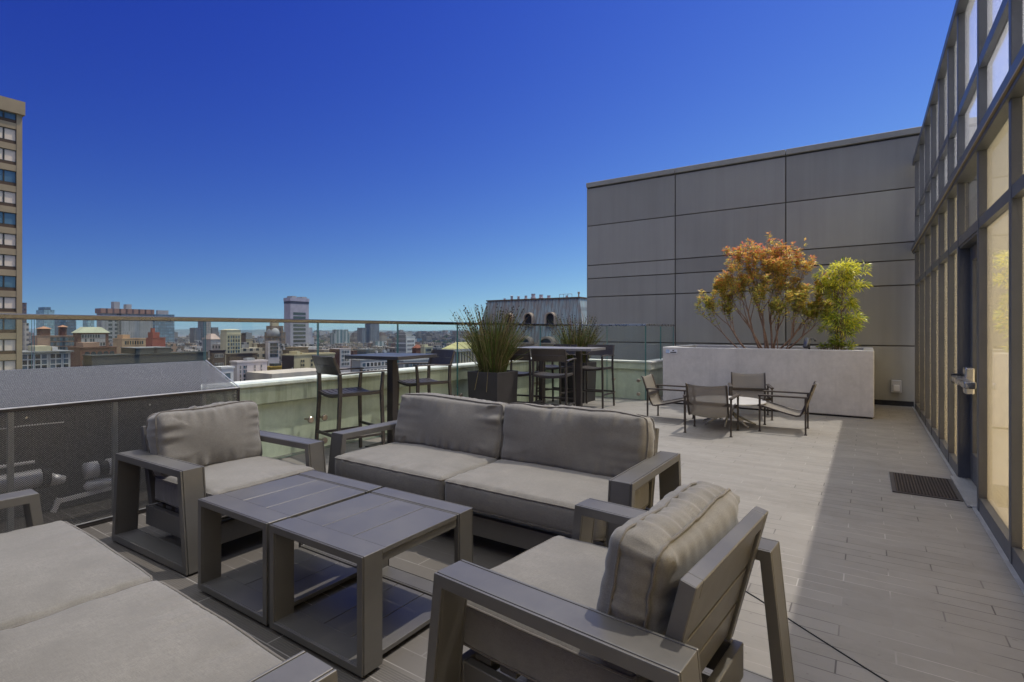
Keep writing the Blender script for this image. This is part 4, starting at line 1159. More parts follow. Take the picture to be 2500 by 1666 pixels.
c_pale = P_('roof_pale_green', (0.45, 0.45, 0.30)); c_dbrown = P_('brick_dark', (0.085, 0.06, 0.05)); c_stone = P_('stone_grey', (0.34, 0.33, 0.31))

# ground, bay, hills
b = MB(); b.add([(-9000, -3000, GZ), (3000, -3000, GZ), (3000, 9000, GZ), (-9000, 9000, GZ)], [(0, 1, 2, 3)])
gm = NT('city_ground'); gp = gm.pos()
gm.pbr(gm.mix(gm.noise(0.02, 5, 0.7, gp), (0.06, 0.062, 0.065), (0.20, 0.19, 0.18)), 0.9)
tag(b.build('city_ground', gm.mat), kind='structure')
def hills(name, px0, px1, D, base, amp, seed, col, n=90):
    b = MB(); rows = []
    for j in range(6):
        f = j / 5; rw = []
        for i in range(n + 1):
            px = px0 + (px1 - px0) * i / n
            x, y = at(px, D * (1 + 0.25 * f))
            h = (base + amp * mnoise.noise(Vector((px * 0.006, seed, 0))) + amp * 0.35 * mnoise.noise(Vector((px * 0.025, seed, 3)))) * math.sin(min(1, f * 1.25) * math.pi / 2)
            rw.append((x, y, GZ - 4 + max(0, h)))
        rows += rw
    w = n + 1
    b.add(rows, [(j * w + i, j * w + i + 1, (j + 1) * w + i + 1, (j + 1) * w + i) for j in range(5) for i in range(n)])
    t = NT(name + '_mat'); p = t.pos()
    t.pbr(t.mix(t.mr(t.noise(0.012, 6, 0.75, p), 0.4, 0.62, 0, 1), col, tuple(c * 2.2 + 0.03 for c in col)), 0.95)
    return tag(b.build(name, t.mat, smooth=True), kind='structure')
hills('hills', -200, 1500, 5200, 52, 26, 1.3, (0.045, 0.06, 0.05))
hills('hills', 700, 1500, 3300, 30, 14, 4.1, (0.06, 0.065, 0.06))

# brown hotel slab at the far left ---------------------------------
c_conc = P_('hotel_concrete', (0.36, 0.27, 0.155)); c_lou = P_('hotel_louvre', (0.10, 0.065, 0.04))
Dh = 76.0; Ph = at(54.5, Dh); XH = Ph[0]
def yh(px): r = ray(px); return r[1] * XH / r[0]
def zh(py): return CAMH + Dh * (HY - py) / FL
ht = thing('hotel_tower', 'tall tan hotel tower with stacked windows at the left edge', 'building', (XH, 0, 0))
yE = Ph[1]; yP = yh(40.5); NB = 4
y10, y39 = yh(10.3), yh(39.5); bayw = y39 - y10
b = MB(); b.box(-22, -0.32, yP - NB * 1.4, yE, GZ, zh(262)); b.build('wall', c_conc, ht)
b = MB(); b.box(-0.32, 0.0, yP, yE, GZ, zh(282)); b.build('corner_pier', c_conc, ht)
b = MB(); b.box(-22, 0.35, yP - NB * 1.4, yE + 0.25, zh(282), zh(250)); b.build('roof_slab', c_conc, ht)
hglass = m_plain('hotel_glass', (0.09, 0.16, 0.20), 0.12, 0, 0.6, 0.3, 0.3); hcurt = m_plain('hotel_curtain', (0.80, 0.64, 0.46), 0.8, 0, 0.2, 0.06, 3.0)
types = [0, 1, 1, 0, 1, 0, 1, 1, 0, 1, 0, 1, 1]
for k in range(13):
    zt = zh(270 + 50.8 * k); zb = zt - 1.62
    b = MB(); b.box(-0.32, -0.06, yP - NB * 1.4, yP, zb - 1.36 + 0.04, zb - 0.46); b.build('spandrel', c_conc, ht)
    b = MB(); b.box(-0.32, -0.18, yP - NB * 1.4, yP, zb - 0.459, zb - 0.02); b.build('louvre', c_lou, ht)
    for q in range(3):
        y1 = yP - 0.02 - q * (bayw + 0.07); y0 = y1 - bayw
        b = MB(); b.ring([(y0, zb), (y1, zb), (y1, zt), (y0, zt)], [(y0 + 0.05, zb + 0.05), (y1 - 0.05, zb + 0.05), (y1 - 0.05, zt - 0.05), (y0 + 0.05, zt - 0.05)], 'x', -0.32, -0.2)
        wnd = b.build('window', c_dark, ht)
        b = MB(); b.box(-0.315, -0.26, y0 + 0.051, y1 - 0.051, zb + 0.051, zt - 0.051); b.build('pane', hcurt if types[k] else hglass, wnd)

# left cluster ------------------------------------------------------
f_glass1 = facade_mat('glass_green', (0.20, 0.27, 0.27), (0.16, 0.26, 0.27), 3.6, 1.6, 0.85, 0.8, 0.2)
f_glass2 = facade_mat('glass_blue', (0.07, 0.09, 0.11), (0.06, 0.10, 0.13), 3.6, 1.8, 0.8, 0.75, 0.2)
f_beige = facade_mat('beige_grid', (0.42, 0.36, 0.30), (0.05, 0.05, 0.055), 3.2, 3.0, 0.5, 0.45)
Bld('slim beige tower block just right of the tan hotel tower', 56, 60, 68, 790, 330, f_beige)
Bld('slim dark brown tower top peeping over the railing beside the hotel tower', 53, 57, 62, 740, 420, facade_mat('brown_grid', (0.16, 0.11, 0.09), (0.04, 0.04, 0.05), 3.2, 2.5, 0.5, 0.5))
B = Bld('pale green glass tower left of the red roofed blocks', 88, 108, 133, 757, 700, f_glass1); B.roofbox(0.15, 0.8, 0.1, 0.8, 4, f_glass2)
B = Bld('dark blue glass office block behind the terracotta roofs', 133, 150, 186, 778, 650, f_glass2); B.roofbox(0.2, 0.5, 0.5, 0.9, 5, c_terra)
Bld('small pale glass tower between the terracotta roofs and the crowned grey tower', 202, 214, 230, 772, 760, f_glass1)
# terracotta roofed pair
B = Bld('orange brick block with two terracotta topped towers', 78, 91, 178, 821, 230, c_orange, lmax=40)
tw = MB(); m0 = solve_M(B.P, 101); m1 = solve_M(B.P, 125); tw.box(-6, -1.0, m0, m1, B.H, zat(803, 238)); tw.build('tower', c_brick, B.t)
rf = MB(); rf.add([(-6.5, m0 - .5, zat(803, 238)), (-.5, m0 - .5, zat(803, 238)), (-.5, m1 + .5, zat(803, 238)), (-6.5, m1 + .5, zat(803, 238)), (-3.5, (m0 + m1) / 2, zat(797, 238))], [(0, 1, 4), (1, 2, 4), (2, 3, 4), (3, 0, 4)]); rf.build('tower_roof', c_terra, B.t)
m0 = solve_M(B.P, 151); m1 = solve_M(B.P, 164); tw = MB(); tw.box(-4.5, -0.5, m0, m1, B.H, zat(799, 245)); tw.build('tower', c_brick, B.t)
rf = MB(); rf.add([(-5, m0 - .5, zat(799, 245)), (0, m0 - .5, zat(799, 245)), (0, m1 + .5, zat(799, 245)), (-5, m1 + .5, zat(799, 245)), (-2.5, (m0 + m1) / 2, zat(794, 245))], [(0, 1, 4), (1, 2, 4), (2, 3, 4), (3, 0, 4)]); rf.build('tower_roof', c_terra, B.t)
ma_, mb_ = solve_M(B.P, 127), solve_M(B.P, 177)
B.windows('x', 1.0, 1.5, fl(ma_, mb_, 8), fl(B.H - 6.5, B.H - 2.2, 3), Wd)
# brick hotel with pale hip roof
B = Bld('brown brick hotel with pale green hip roof', 178, 190, 265, 813, 250, c_brick, lmax=45)
B.hip(zat(799, 262) - B.H, 0.6, c_pale, 0.24)
B.windows('x', 1.1, 1.5, fl(2.0, B.M - 2, 9), fl(B.H - 10.2, B.H - 2.4, 5), [P_('trim_stone', (0.42, 0.39, 0.35)), M['win'], M['wblind']])
# big grey tower with brown crown
f_gt = facade_mat('grey_tower', (0.30, 0.295, 0.275), (0.16, 0.16, 0.15), 60, 1.7, 0.35, 0.98)
B = Bld('wide grey office tower with brown crown rising above the railing', 236, 248, 373, 765, 480, f_gt, lmax=90)
b = MB(); b.box(-B.L - 1, 1.0, -1.0, B.M + 1.0, B.H, zat(753, 480)); b.build('crown', facade_mat('crown_brown', (0.30, 0.18, 0.125), (0.07, 0.04, 0.032), 40, 5.2, 0.3, 0.99), B.t)
b = MB(); a0, a1 = solve_M(B.P, 285), solve_M(B.P, 296); b.box(-1, 0.05, a0, a1, GZ, B.H - 0.2); b.build('recess', c_dark, B.t)
a0, a1 = solve_M(B.P, 263), solve_M(B.P, 283)
B.windows('x', 3.0, 2.2, [a0 + 2, a0 + 7], fl(B.H - 46, B.H - 4, 12), [P_('trim_grey', (0.3, 0.3, 0.28)), M['win']])
B.roofbox(0.2, 0.8, 0.25, 0.36, 11, c_stone); B.roofbox(0.1, 0.7, 0.5, 0.6, 9, c_stone)
f_gl3 = facade_mat('glass_slate', (0.10, 0.14, 0.17), (0.09, 0.15, 0.19), 3.6, 2.2, 0.75, 0.7, 0.2)
B = Bld('slate blue glass tower right of the crowned grey tower', 373, 378, 426, 768, 620, f_gl3, lmax=60); B.roofbox(0.1, 0.9, 0.15, 0.7, 5, c_stone)
# mid ornate blocks
B = Bld('apricot apartment block with rows of dark windows below the crowned tower', 276, 298, 356, 828, 200, P_('apricot', (0.52, 0.33, 0.18)), lmax=30)
B.windows('x', 1.3, 1.4, fl(1.5, B.M - 1.5, 7), fl(B.H - 7.4, B.H - 2.2, 3), [P_('trim_apricot', (0.56, 0.38, 0.22)), M['win'], M['win2']]); B.roofbox(0.2, 0.8, 0.1, 0.4, 1.6)
B = Bld('dark red brick block with stepped roof right of the apricot block', 356, 372, 404, 826, 290, c_red, lmax=30); B.roofbox(0.1, 0.9, 0.1, 0.6, 3.2, c_red); B.roofbox(0.3, 0.6, 0.2, 0.4, 5.5, c_red)
B = Bld('brown brick block with round windows below the pale hip roof', 166, 196, 285, 850, 150, c_brick, lmax=24)
cir = MB(); cir.tube([(0.02, 0, 0), (0.10, 0, 0)], 0.62, 18); cm = cir.mesh('round_window', M['win'])
for u in fl(1.6, B.M - 1.2, 5): link_mesh('round_window', cm, B.t, (0, u, B.H - 1.7))
B.windows('x', 1.9, 0.9, fl(1.6, B.M - 1.2, 5), [B.H - 4.6], Wd)
b = MB(); b.box(-B.L * 0.7, -1.0, 1.0, B.M * 0.55, B.H, B.H + 1.5); b.build('penthouse', c_orange, B.t)
# grey-white block with window rows, nearest at left
B = Bld('pale grey office block with rows of dark windows behind the mesh screen', 30, 60, 172, 862, 112, P_('greywhite', (0.42, 0.40, 0.355)), lmax=11)
b = MB(); b.box(-B.L - 0.5, 0.5, -0.5, B.M + 0.5, B.H, B.H + 0.25); b.build('roof_slab', c_grey, B.t)
us = [solve_M(B.P, p) for p in (61, 74, 92, 108, 129, 143, 161)]
B.windows('x', 0.85, 0.95, us, [B.H - 1.35, B.H - 2.55, B.H - 3.7, B.H - 4.9], [P_('trim_pale', (0.5, 0.49, 0.45)), M['win'], M['win2']])
b = MB(); b.box(-6, -1, solve_M(B.P, 90), solve_M(B.P, 128), B.H + 0.25, B.H + 1.35); b.build('roof_box', c_cream, B.t)
b = MB(); b.box(-4, -1, solve_M(B.P, 132), solve_M(B.P, 145), B.H + 0.25, B.H + 1.1); b.build('roof_box', c_white, B.t)
# dark flat-roofed block
B = Bld('long charcoal flat roofed block with a penthouse right of the pale grey block', 203, 224, 508, 869, 84, c_dark, lmax=9, par=0.3)
b = MB(); y0_, y1_ = solve_M(B.P, 338), solve_M(B.P, 424); b.box(-7, -0.9, y0_, y1_, B.H, zat(848.5, 96)); b.build('penthouse', c_dark, B.t)
b = MB(); b.box(-0.9, -0.86, y0_ + (y1_ - y0_) * 0.5, y0_ + (y1_ - y0_) * 0.58, B.H, B.H + 1.1); b.build('vent', M['black'], B.t)
b = MB(); b.box(-7.1, -0.8, y0_ - 0.1, y1_ + 0.1, zat(848.5, 96), zat(848.5, 96) + 0.12); b.build('penthouse_roof', c_grey, B.t)
# mid: slender grey towers
f_sl = facade_mat('slender_grey', (0.15, 0.15, 0.16), (0.05, 0.055, 0.065), 3.2, 2.6, 0.5, 0.6)
f_sl2 = facade_mat('slender_pale', (0.33, 0.30, 0.26), (0.06, 0.06, 0.07), 3.2, 2.6, 0.5, 0.6)
Bld('shorter left tower of the slender grey trio', 463, 474, 490, 801, 720, f_sl); Bld('tallest middle tower of the slender grey trio', 483, 497, 515, 782, 740, f_sl2)
Bld('right tower of the slender grey trio', 508, 518, 533, 800, 760, f_sl)
B = Bld('stone building with pink shallow dome left of the cream hip roofed block', 494, 515, 538, 829, 300, c_stone); B.hip(zat(815, 310) - B.H, 0.3, P_('dome_pink', (0.42, 0.31, 0.25)), 0.32)
B = Bld('cream tower block with hip roof in the middle of the skyline', 538, 553, 588, 817, 240, c_cream, lmax=26)
B.hip(zat(804, 246) - B.H - 2.0, 0.2, P_('roof_cream', (0.5, 0.45, 0.30)), 0.30, B.H + 2.0); B.roofbox(0.0, 1.0, 0.02, 1.0, 2.0, c_cream)
B.windows('x', 0.9, 1.3, [solve_M(B.P, p) for p in (558, 565, 570, 577, 583)], fl(B.H - 10.2, B.H - 1.9, 6), [c_cream, M['win'], M['win2']])
Bld('dark side wing of the cream hip roofed tower', 576, 588, 600, 815, 262, c_dbrown, lmax=20)
Bld('plain tan block right of the cream hip roofed tower', 596, 601, 617, 829, 280, c_tan); Bld('low khaki block beside the plain tan block', 616, 620, 631, 840, 275, c_tan)
Bld('grey brown block left of the stepped brown tower', 628, 634, 652, 841, 262, c_dbrown)
B = Bld('pinkish block with window rows in front of the stepped brown tower', 648, 655, 682, 834, 255, c_pink); B.windows('x', 1.0, 1.3, fl(1.5, B.M - 1.2, 5), fl(B.H - 7.5, B.H - 2.2, 4), Wd)
f_st = facade_mat('stepped_brown', (0.20, 0.14, 0.10), (0.05, 0.045, 0.045), 3.4, 2.6, 0.5, 0.55)
B = Bld('stepped brown art deco tower left of the tall white tower', 646, 662, 697, 812, 360, f_st); B.roofbox(0.25, 1.0, 0.0, 0.85, zat(796, 362) - B.H, f_st); B.roofbox(0.45, 0.85, 0.15, 0.6, zat(788, 365) - B.H, c_tan)
b = MB(); b.lathe([(4.2, 0), (4.2, 2.5), (3.9, 4.0), (2.8, 5.6), (1.2, 6.4), (0.0, 6.6)], 18, (-2.5, 3.0, zat(822, 355))); b.build('dome', c_stone, B.t, smooth=True)
# tall white/grey tower
f_wt = facade_mat('white_tower_side', (0.28, 0.265, 0.28), (0.25, 0.24, 0.25), 3.6, 3, 0.1, 0.1)
B = Bld('tallest white tower with dark slot windows crossing the railing', 693.5, 709, 754, 735, 400, P_('white_tower', (0.40, 0.375, 0.385)), lmax=60)
b = MB(); b.box(-B.L - 0.12, 0.12, -0.12, B.M + 0.12, B.H - 1.9, B.H - 0.2); b.build('dark_band', P_('band_slate', (0.07, 0.075, 0.10)), B.t)
b = MB(); b.box(-B.L - 0.3, 0.3, -0.3, B.M + 0.3, B.H, zat(727, 400)); b.build('crown', P_('crown_lilac', (0.40, 0.38, 0.42)), B.t)
B.roofbox(0.1, 0.9, 0.12, 0.36, 1.4, c_stone, z=zat(727, 400)); B.roofbox(0.1, 0.9, 0.66, 0.92, 1.2, c_stone, z=zat(727, 400))
slot = MB(); mA, mB_ = solve_M(B.P, 716), solve_M(B.P, 746); wS = mB_ - mA
slot.box(-wS / 2, wS / 2, -0.12, 0.02, 0.0, 1.95); sm = slot.mesh('window_band', M['win'])
for k in range(32): link_mesh('window_band', sm, B.t, (0, (mA + mB_) / 2, B.H - 10.5 - k * 3.0), rz=R_(90))
b = MB(); b.box(-B.L, 0, B.M, B.M + 3.2, GZ, zat(800, 400)); b.box(-B.L, 0.0, B.M + 3.2, B.M + 4.6, GZ, zat(825, 400)); b.build('flared_base', P_('white_tower_base', (0.42, 0.40, 0.41)), B.t)
# dark roof tree-like mass and brown roofs below it
Bld('brown roofed house block under the tall white tower', 697, 716, 752, 850, 180, P_('brown_roof', (0.24, 0.165, 0.095)), lmax=20)
Bld('low dark block at the foot of the tall white tower', 690, 700, 720, 856, 170, c_dbrown, lmax=16)
# yellow-tan block with small windows, near
B = Bld('sand coloured block with scattered small windows behind the nearest bar stool', 690, 718, 817, 868, 122, P_('sand', (0.50, 0.41, 0.235)), lmax=9)
b = MB(); b.box(-3, -0.05, solve_M(B.P, 725), solve_M(B.P, 733), B.H, B.H + 0.9); b.box(-3, -0.05, solve_M(B.P, 738), solve_M(B.P, 744), B.H, B.H + 0.5); b.build('chimney', P_('sand_chimney', (0.52, 0.44, 0.26)), B.t)
B.windows('x', 0.42, 0.55, [solve_M(B.P, p) for p in (736, 741, 761, 775, 789, 795, 803)], [B.H - 1.7 - 1.0 * k for k in range(6)], [P_('sand_trim', (0.4, 0.34, 0.2)), M['win']], skip=lambda u, z: (u * 7 + z * 3) % 3 < 0.6)
b = MB(); b.box(-B.L - 0.05, -0.02, -0.14, -0.03, GZ, B.H - 0.1); b.build('side_wall', c_dbrown, B.t)
b = MB()
for k in range(7): b.box(-0.62, -0.3, -0.17, -0.145, B.H - 5.6 + k * 0.42, B.H - 5.34 + k * 0.42)
b.build('sign_lettering', c_white, B.t)
# pinkish white near block
B = Bld('pinkish white block with tall narrow windows right of the mesh screen', 563, 579, 652, 885, 104, P_('blush_white', (0.56, 0.48, 0.45)), lmax=9)
for px in (587, 596.5, 601, 622, 638):
    B.windows('x', 0.22 if px != 596.5 else 0.42, 0.62, [solve_M(B.P, px)], [B.H - 1.35 - 0.86 * k for k in range(5)], [c_pink, M['win'], M['win2']])
B.roofbox(0.3, 0.9, 0.35, 0.6, 0.7, c_stone)
b = MB(); b.box(0.0, 9, solve_M(B.P, 600), solve_M(B.P, 600) + 14, GZ, zat(914, 100)); b.build('annex', P_('annex', (0.50, 0.42, 0.34)), B.t)
B = Bld('small white gabled block beside the end of the mesh screen', 536, 541, 562, 899, 88, c_white, lmax=14); B.windows('x', 0.9, 1.1, [B.M * 0.5], [B.H - 2.0], [c_white, hglass])
B = Bld('dark stone block with pale bands above the white gabled block', 512, 519, 550, 857, 190, c_dbrown, lmax=18)
B.windows('x', 1.2, 1.1, fl(1.5, B.M - 1.5, 4), fl(B.H - 9, B.H - 2.4, 3), [c_stone, M['win']])
Bld('low dark brown roof in front of the cream hip roofed tower', 552, 560, 628, 866, 170, c_dbrown, lmax=30)
B = Bld('small yellow front building between the white block and the sand block', 652, 660, 690, 897, 128, P_('ochre', (0.50, 0.32, 0.08)), lmax=12); B.roofbox(0, 1, 0.3, 0.9, 0.8, c_dark)
Bld('grey roofed shed block under the yellow front building', 604, 640, 700, 915, 118, c_grey, lmax=20)
# right cluster
f_cl = facade_mat('teal_strips', (0.14, 0.20, 0.20), (0.22, 0.23, 0.21), 50, 7, 0.45, 0.99, 0.3)
B = Bld('teal glass tower with stepped shoulders left of the bar table', 806, 818, 854, 815, 850, f_cl, lmax=60); B.roofbox(0.2, 1.0, 0.08, 0.9, zat(805, 850) - B.H, f_cl)
f_dk = facade_mat('dark_strips', (0.12, 0.14, 0.17), (0.07, 0.085, 0.11), 40, 3, 0.5, 0.99, 0.3)
Bld('shorter slate tower of the pair above the square bar table', 872, 884, 894, 801, 900, f_dk); Bld('taller slate tower of the pair above the square bar table', 891, 905, 926, 791, 930, f_dk)
Bld('dark green block with pale centre right of the slate tower pair', 910, 917, 938, 834, 700, f_cl)
B = Bld('white hotel block with punched windows above the far bar stool', 967, 992, 1013, 822, 310, P_('hotel_white', (0.62, 0.60, 0.54)), lmax=40)
b = MB(); b.box(-B.L - 0.05, -0.3, -0.3, -0.05, GZ, B.H + 2); b.build('side_wall', facade_mat('hotel_side', (0.20, 0.21, 0.21), (0.30, 0.30, 0.29), 2.6, 60, 0.99, 0.3), B.t)
B.windows('x', 1.0, 1.2, fl(1.4, B.M - 1.4, 6), fl(B.H - 13, B.H - 3.4, 5), [c_white, M['win'], M['win2']]); B.roofbox(0.1, 0.8, 0.05, 0.85, 2.6, c_stone)
for lab, p0, ps, p1, yt, D, mt in (('pale blue office block on the right horizon', 938, 945, 956, 825, 1900, f_glass1), ('dark low block between the pale blue block and the white hotel', 955, 960, 968, 829, 1800, f_glass2),
        ('flat grey block just right of the white hotel', 1012, 1018, 1030, 827, 1700, f_gl3), ('arched roof block right of the flat grey block', 1039, 1048, 1063, 827, 1750, f_gl3),
        ('twin grey block near the grass pot, left one', 1068, 1076, 1090, 829, 1800, f_gl3), ('twin grey block near the grass pot, right one', 1085, 1094, 1105, 826, 1850, f_dk), ('pale block behind the tips of the reed grass', 1107, 1115, 1128, 825, 1800, f_glass1)):
    Bld(lab, p0, ps, p1, yt, D, mt)
B = Bld('red roofed brick houses between the white hotel and the bar stool', 1006, 1016, 1032, 851, 230, c_brick, lmax=16); B.hip(1.6, 0.2, P_('roof_rust', (0.28, 0.10, 0.06)), 0.4)
B = Bld('cream block with stepped roof behind the far bar stool', 1027, 1036, 1056, 848, 215, c_cream, lmax=18); B.roofbox(0.1, 0.9, 0.1, 0.5, 1.1, c_cream); B.windows('x', 0.8, 1.0, fl(1.2, B.M - 1.2, 4), fl(B.H - 6.5, B.H - 1.8, 4), Wd)
B = Bld('apartment block with white bay frames behind the square bar table', 806, 830, 856, 853, 210, c_pink, lmax=24)
b = MB(); b.box(-B.L - 0.05, -0.1, -0.3, -0.05, GZ, B.H); b.build('side_wall', c_brick, B.t)
B.windows('x', 1.4, 1.2, fl(1.4, B.M - 1.4, 4), fl(B.H - 6.6, B.H - 1.8, 4), [c_white, M['win'], M['win2']])
Bld('brown brick block right of the white bay apartment block', 856, 862, 872, 858, 240, c_brick, lmax=14)
B = Bld('long tan roofed hall behind the square bar table', 858, 880, 968, 880, 170, c_stone, lmax=12); B.windows('x', 1.6, 1.2, fl(1.5, B.M - 1.5, 9), [B.H - 2.2, B.H - 4.4], [c_white, M['win2'], M['win']])
B = Bld('long grey office roofs below the white hotel', 966, 985, 1060, 882, 165, c_stone, lmax=12); B.windows('x', 1.5, 1.3, fl(1.5, B.M - 1.5, 8), [B.H - 2.3, B.H - 4.6], [c_grey, M['win2'], M['win']])
# colonnaded hall with yellow hip roof, left of the copper mansard
B = Bld('low hall with yellow hip roof and columns left of the copper roof', 1085, 1108, 1172, 853, 120, c_stone, lmax=30)
B.hip(zat(836, 124) - B.H, 0.5, P_('roof_yellow', (0.46, 0.42, 0.19)), 0.33)
co = MB(); co.lathe([(0.24, 0), (0.2, 0.3), (0.18, 2.3), (0.24, 2.5)], 10); cme = co.mesh('column', c_cream)
for u in fl(0.8, B.M - 0.8, 9): link_mesh('column', cme, B.t, (0.25, u, B.H - 3.2))
for u in fl(0.8, B.L - 0.8, 5): link_mesh('column', cme, B.t, (-u, -0.25, B.H - 3.2))
b = MB(); b.box(-B.L - 0.6, 0.6, -0.6, B.M + 0.6, B.H - 0.6, B.H - 0.02); b.build('entablature', c_stone, B.t)

# copper mansard hotel ----------------------------------------------
def copper():
    t = NT('copper_mansard'); p = t.pos(); o = t.sep(p)
    st_ = t.noise(1.0, 4, 0.7, t.scale(p, (2.2, 2.2, 0.12))); seam = t.math('SINE', t.math('MULTIPLY', o[0], 2 * math.pi / 0.55)); seam2 = t.math('SINE', t.math('MULTIPLY', o[1], 2 * math.pi / 0.55))
    c = t.mix(t.mr(st_, 0.36, 0.64, 0, 1), (0.30, 0.245, 0.19), (0.34, 0.43, 0.40))
    s = t.math('MAXIMUM', seam, -1.0)
    c = t.mix(t.mr(s, 0.6, 0.95, 0, 0.6), c, (0.16, 0.155, 0.14))
    t.pbr(c, 0.6, 0.2, 0.4, t.bump(s, 0.5, 0.05)); return t.mat
M['copper'] = copper()
c_tanst = P_('mansard_stone', (0.46, 0.37, 0.26))
Dm = 70.0; Pm = at(1415, Dm); zr = zat(728, Dm); zf = zat(842, Dm)
mh = thing('mansard_hotel', 'old hotel with green streaked copper mansard roof and arched dormers', 'building', (Pm[0], Pm[1], 0))
xl = -solve_L(Pm, 1190); ins = 1.35
b = MB()
b.add([(xl - ins, -ins, zf), (ins, -ins, zf), (ins, 14 + ins, zf), (xl - ins, 14 + ins, zf), (xl, 0, zr), (0, 0, zr), (0, 14, zr), (xl, 14, zr)],
      [(4, 5, 6, 7), (0, 1, 5, 4), (1, 2, 6, 5), (2, 3, 7, 6), (3, 0, 4, 7)])
b.build('roof', M['copper'], mh)
b = MB(); b.box(xl - ins - 0.25, ins + 0.25, -ins - 0.25, 14 + ins + 0.25, zf - 0.6, zf - 0.01); b.build('cornice', c_tanst, mh)
b = MB(); b.box(xl - ins, ins, -ins, 14 + ins, GZ, zf - 0.6); b.build('wall', c_tanst, mh)
b = MB(); b.box(xl - 0.15, 0.15, -0.15, 14.15, zr, zr + 0.16); b.build('ridge_trim', P_('ridge_brown', (0.16, 0.11, 0.07)), mh)
def dormer(px, ytop, ybot, wid, name='dormer'):
    # arched opening standing proud of the slope
    zt_ = zat(ytop, Dm - 0.5); zb_ = zat(ybot, Dm - 0.5)
    slope = ins / (zr - zf)
    yb_ = -(zr - zb_) * slope
    u = (px - 1250.0) / FL; Yw = Pm[1] + yb_
    X = Yw * (R2[1] - u * F2[1]) / (u * F2[0] - R2[0]) - Pm[0]
    r = wid / 2; arc = [(X + (r + 0.16) * math.cos(a), zt_ - r + (r + 0.16) * math.sin(a)) for a in [math.pi * k / 12 for k in range(13)]]
    arci = [(X + r * math.cos(a), zt_ - r + r * math.sin(a)) for a in [math.pi * k / 12 for k in range(13)]]
    b = MB(); b.ring(arc + [(X - r - 0.16, zb_)] + [(X + r + 0.16, zb_)], arci + [(X - r, zb_ + 0.1)] + [(X + r, zb_ + 0.1)], 'y', yb_ - 0.35, yb_ + 1.2)
    d = b.build(name, c_tanst, mh)
    b = MB(); b.prism(arci + [(X - r, zb_ + 0.1), (X + r, zb_ + 0.1)], 'y', yb_ - 0.05, yb_ + 0.05); b.build('louvre', M['black'], d)
for px in (1243, 1291.5, 1345): dormer(px, 764, 796, 1.25)
for px in (1287, 1340):
    zt_ = zat(822, 68.5); zb_ = zat(842, 68.5); u = (px - 1250.0) / FL; Yw = Pm[1] - ins * 0.9
    X = Yw * (R2[1] - u * F2[1]) / (u * F2[0] - R2[0]) - Pm[0]
    arc = [(X + 1.15 * math.cos(a), zb_ + 0.2 + 0.85 * math.sin(a)) for a in [math.pi * k / 12 for k in range(13)]]
    arci = [(X + 0.85 * math.cos(a), zb_ + 0.2 + 0.58 * math.sin(a)) for a in [math.pi * k / 12 for k in range(13)]]
    b = MB(); b.ring(arc, arci, 'y', -ins * 0.9 - 0.9, -ins * 0.9 + 1.0); b.box(X - 1.3, X + 1.3, -ins * 0.9 - 0.95, -ins * 0.9 + 1.0, zb_ + 0.02, zb_ + 0.2); d = b.build('pediment', c_tanst, mh)
    b = MB(); b.prism(arci, 'y', -ins * 0.9 - 0.3, -ins * 0.9); b.build('tympanum', P_('tympanum', (0.22, 0.25, 0.25)), d)
def vent(px, yt, yb, wpx, kind):
    u = (px - 1250.0) / FL; Yw = Pm[1] + 3.0
    X = Yw * (R2[1] - u * F2[1]) / (u * F2[0] - R2[0]) - Pm[0]
    D = 72.0; r = wpx / 2 * D / FL; h = (yb - yt) * D / FL + 0.22; z0 = zr
    b = MB()
    if kind == 'cap': b.lathe([(r * 0.7, 0), (r * 0.7, h * 0.3), (r, h * 0.45), (r, h * 0.72), (r * 0.4, h * 0.8), (r * 1.3, h * 0.86), (r * 1.3, h * 0.94), (0, h)], 12, (X, 3, z0))
    elif kind == 'drum': b.lathe([(r * 0.9, 0), (r * 1.05, h * 0.45), (r * 1.05, h * 0.52), (r * 0.8, h * 0.55), (r * 0.8, h * 0.9), (r * 0.9, h), (0, h)], 14, (X, 3, z0))
    elif kind == 'stack': b.lathe([(r * 0.6, 0), (r * 0.6, h * 0.75), (r, h * 0.78), (r, h), (0, h)], 12, (X, 3, z0))
    b.build('roof_vent', P_('vent_metal', (0.50, 0.47, 0.46)) if kind != 'stack' else c_tanst, mh)
for a in ((1232, 731, 737, 8, 'drum'), (1249.5, 720, 733, 7, 'cap'), (1266, 724, 735, 7, 'cap'), (1284, 723, 734, 9, 'drum'), (1302, 717, 732, 13, 'drum'), (1321, 719, 731, 12, 'drum'), (1340, 722, 731, 11, 'drum'), (1384, 722, 729, 8, 'drum'), (1413, 713, 728, 6, 'stack')): vent(*a)
b = MB()
u = (1366 - 1250.0) / FL; Yw = Pm[1] + 2
X0_ = Yw * (R2[1] - u * F2[1]) / (u * F2[0] - R2[0]) - Pm[0]
for k in range(4): b.tube([(X0_ + k * 0.65, 2, zr), (X0_ + k * 0.65, 2, zr + 0.75)], 0.03, 6)
b.tube([(X0_, 2, zr + 0.75), (X0_ + 1.95, 2, zr + 0.75)], 0.03, 6); b.build('roof_rail', c_stone, mh)

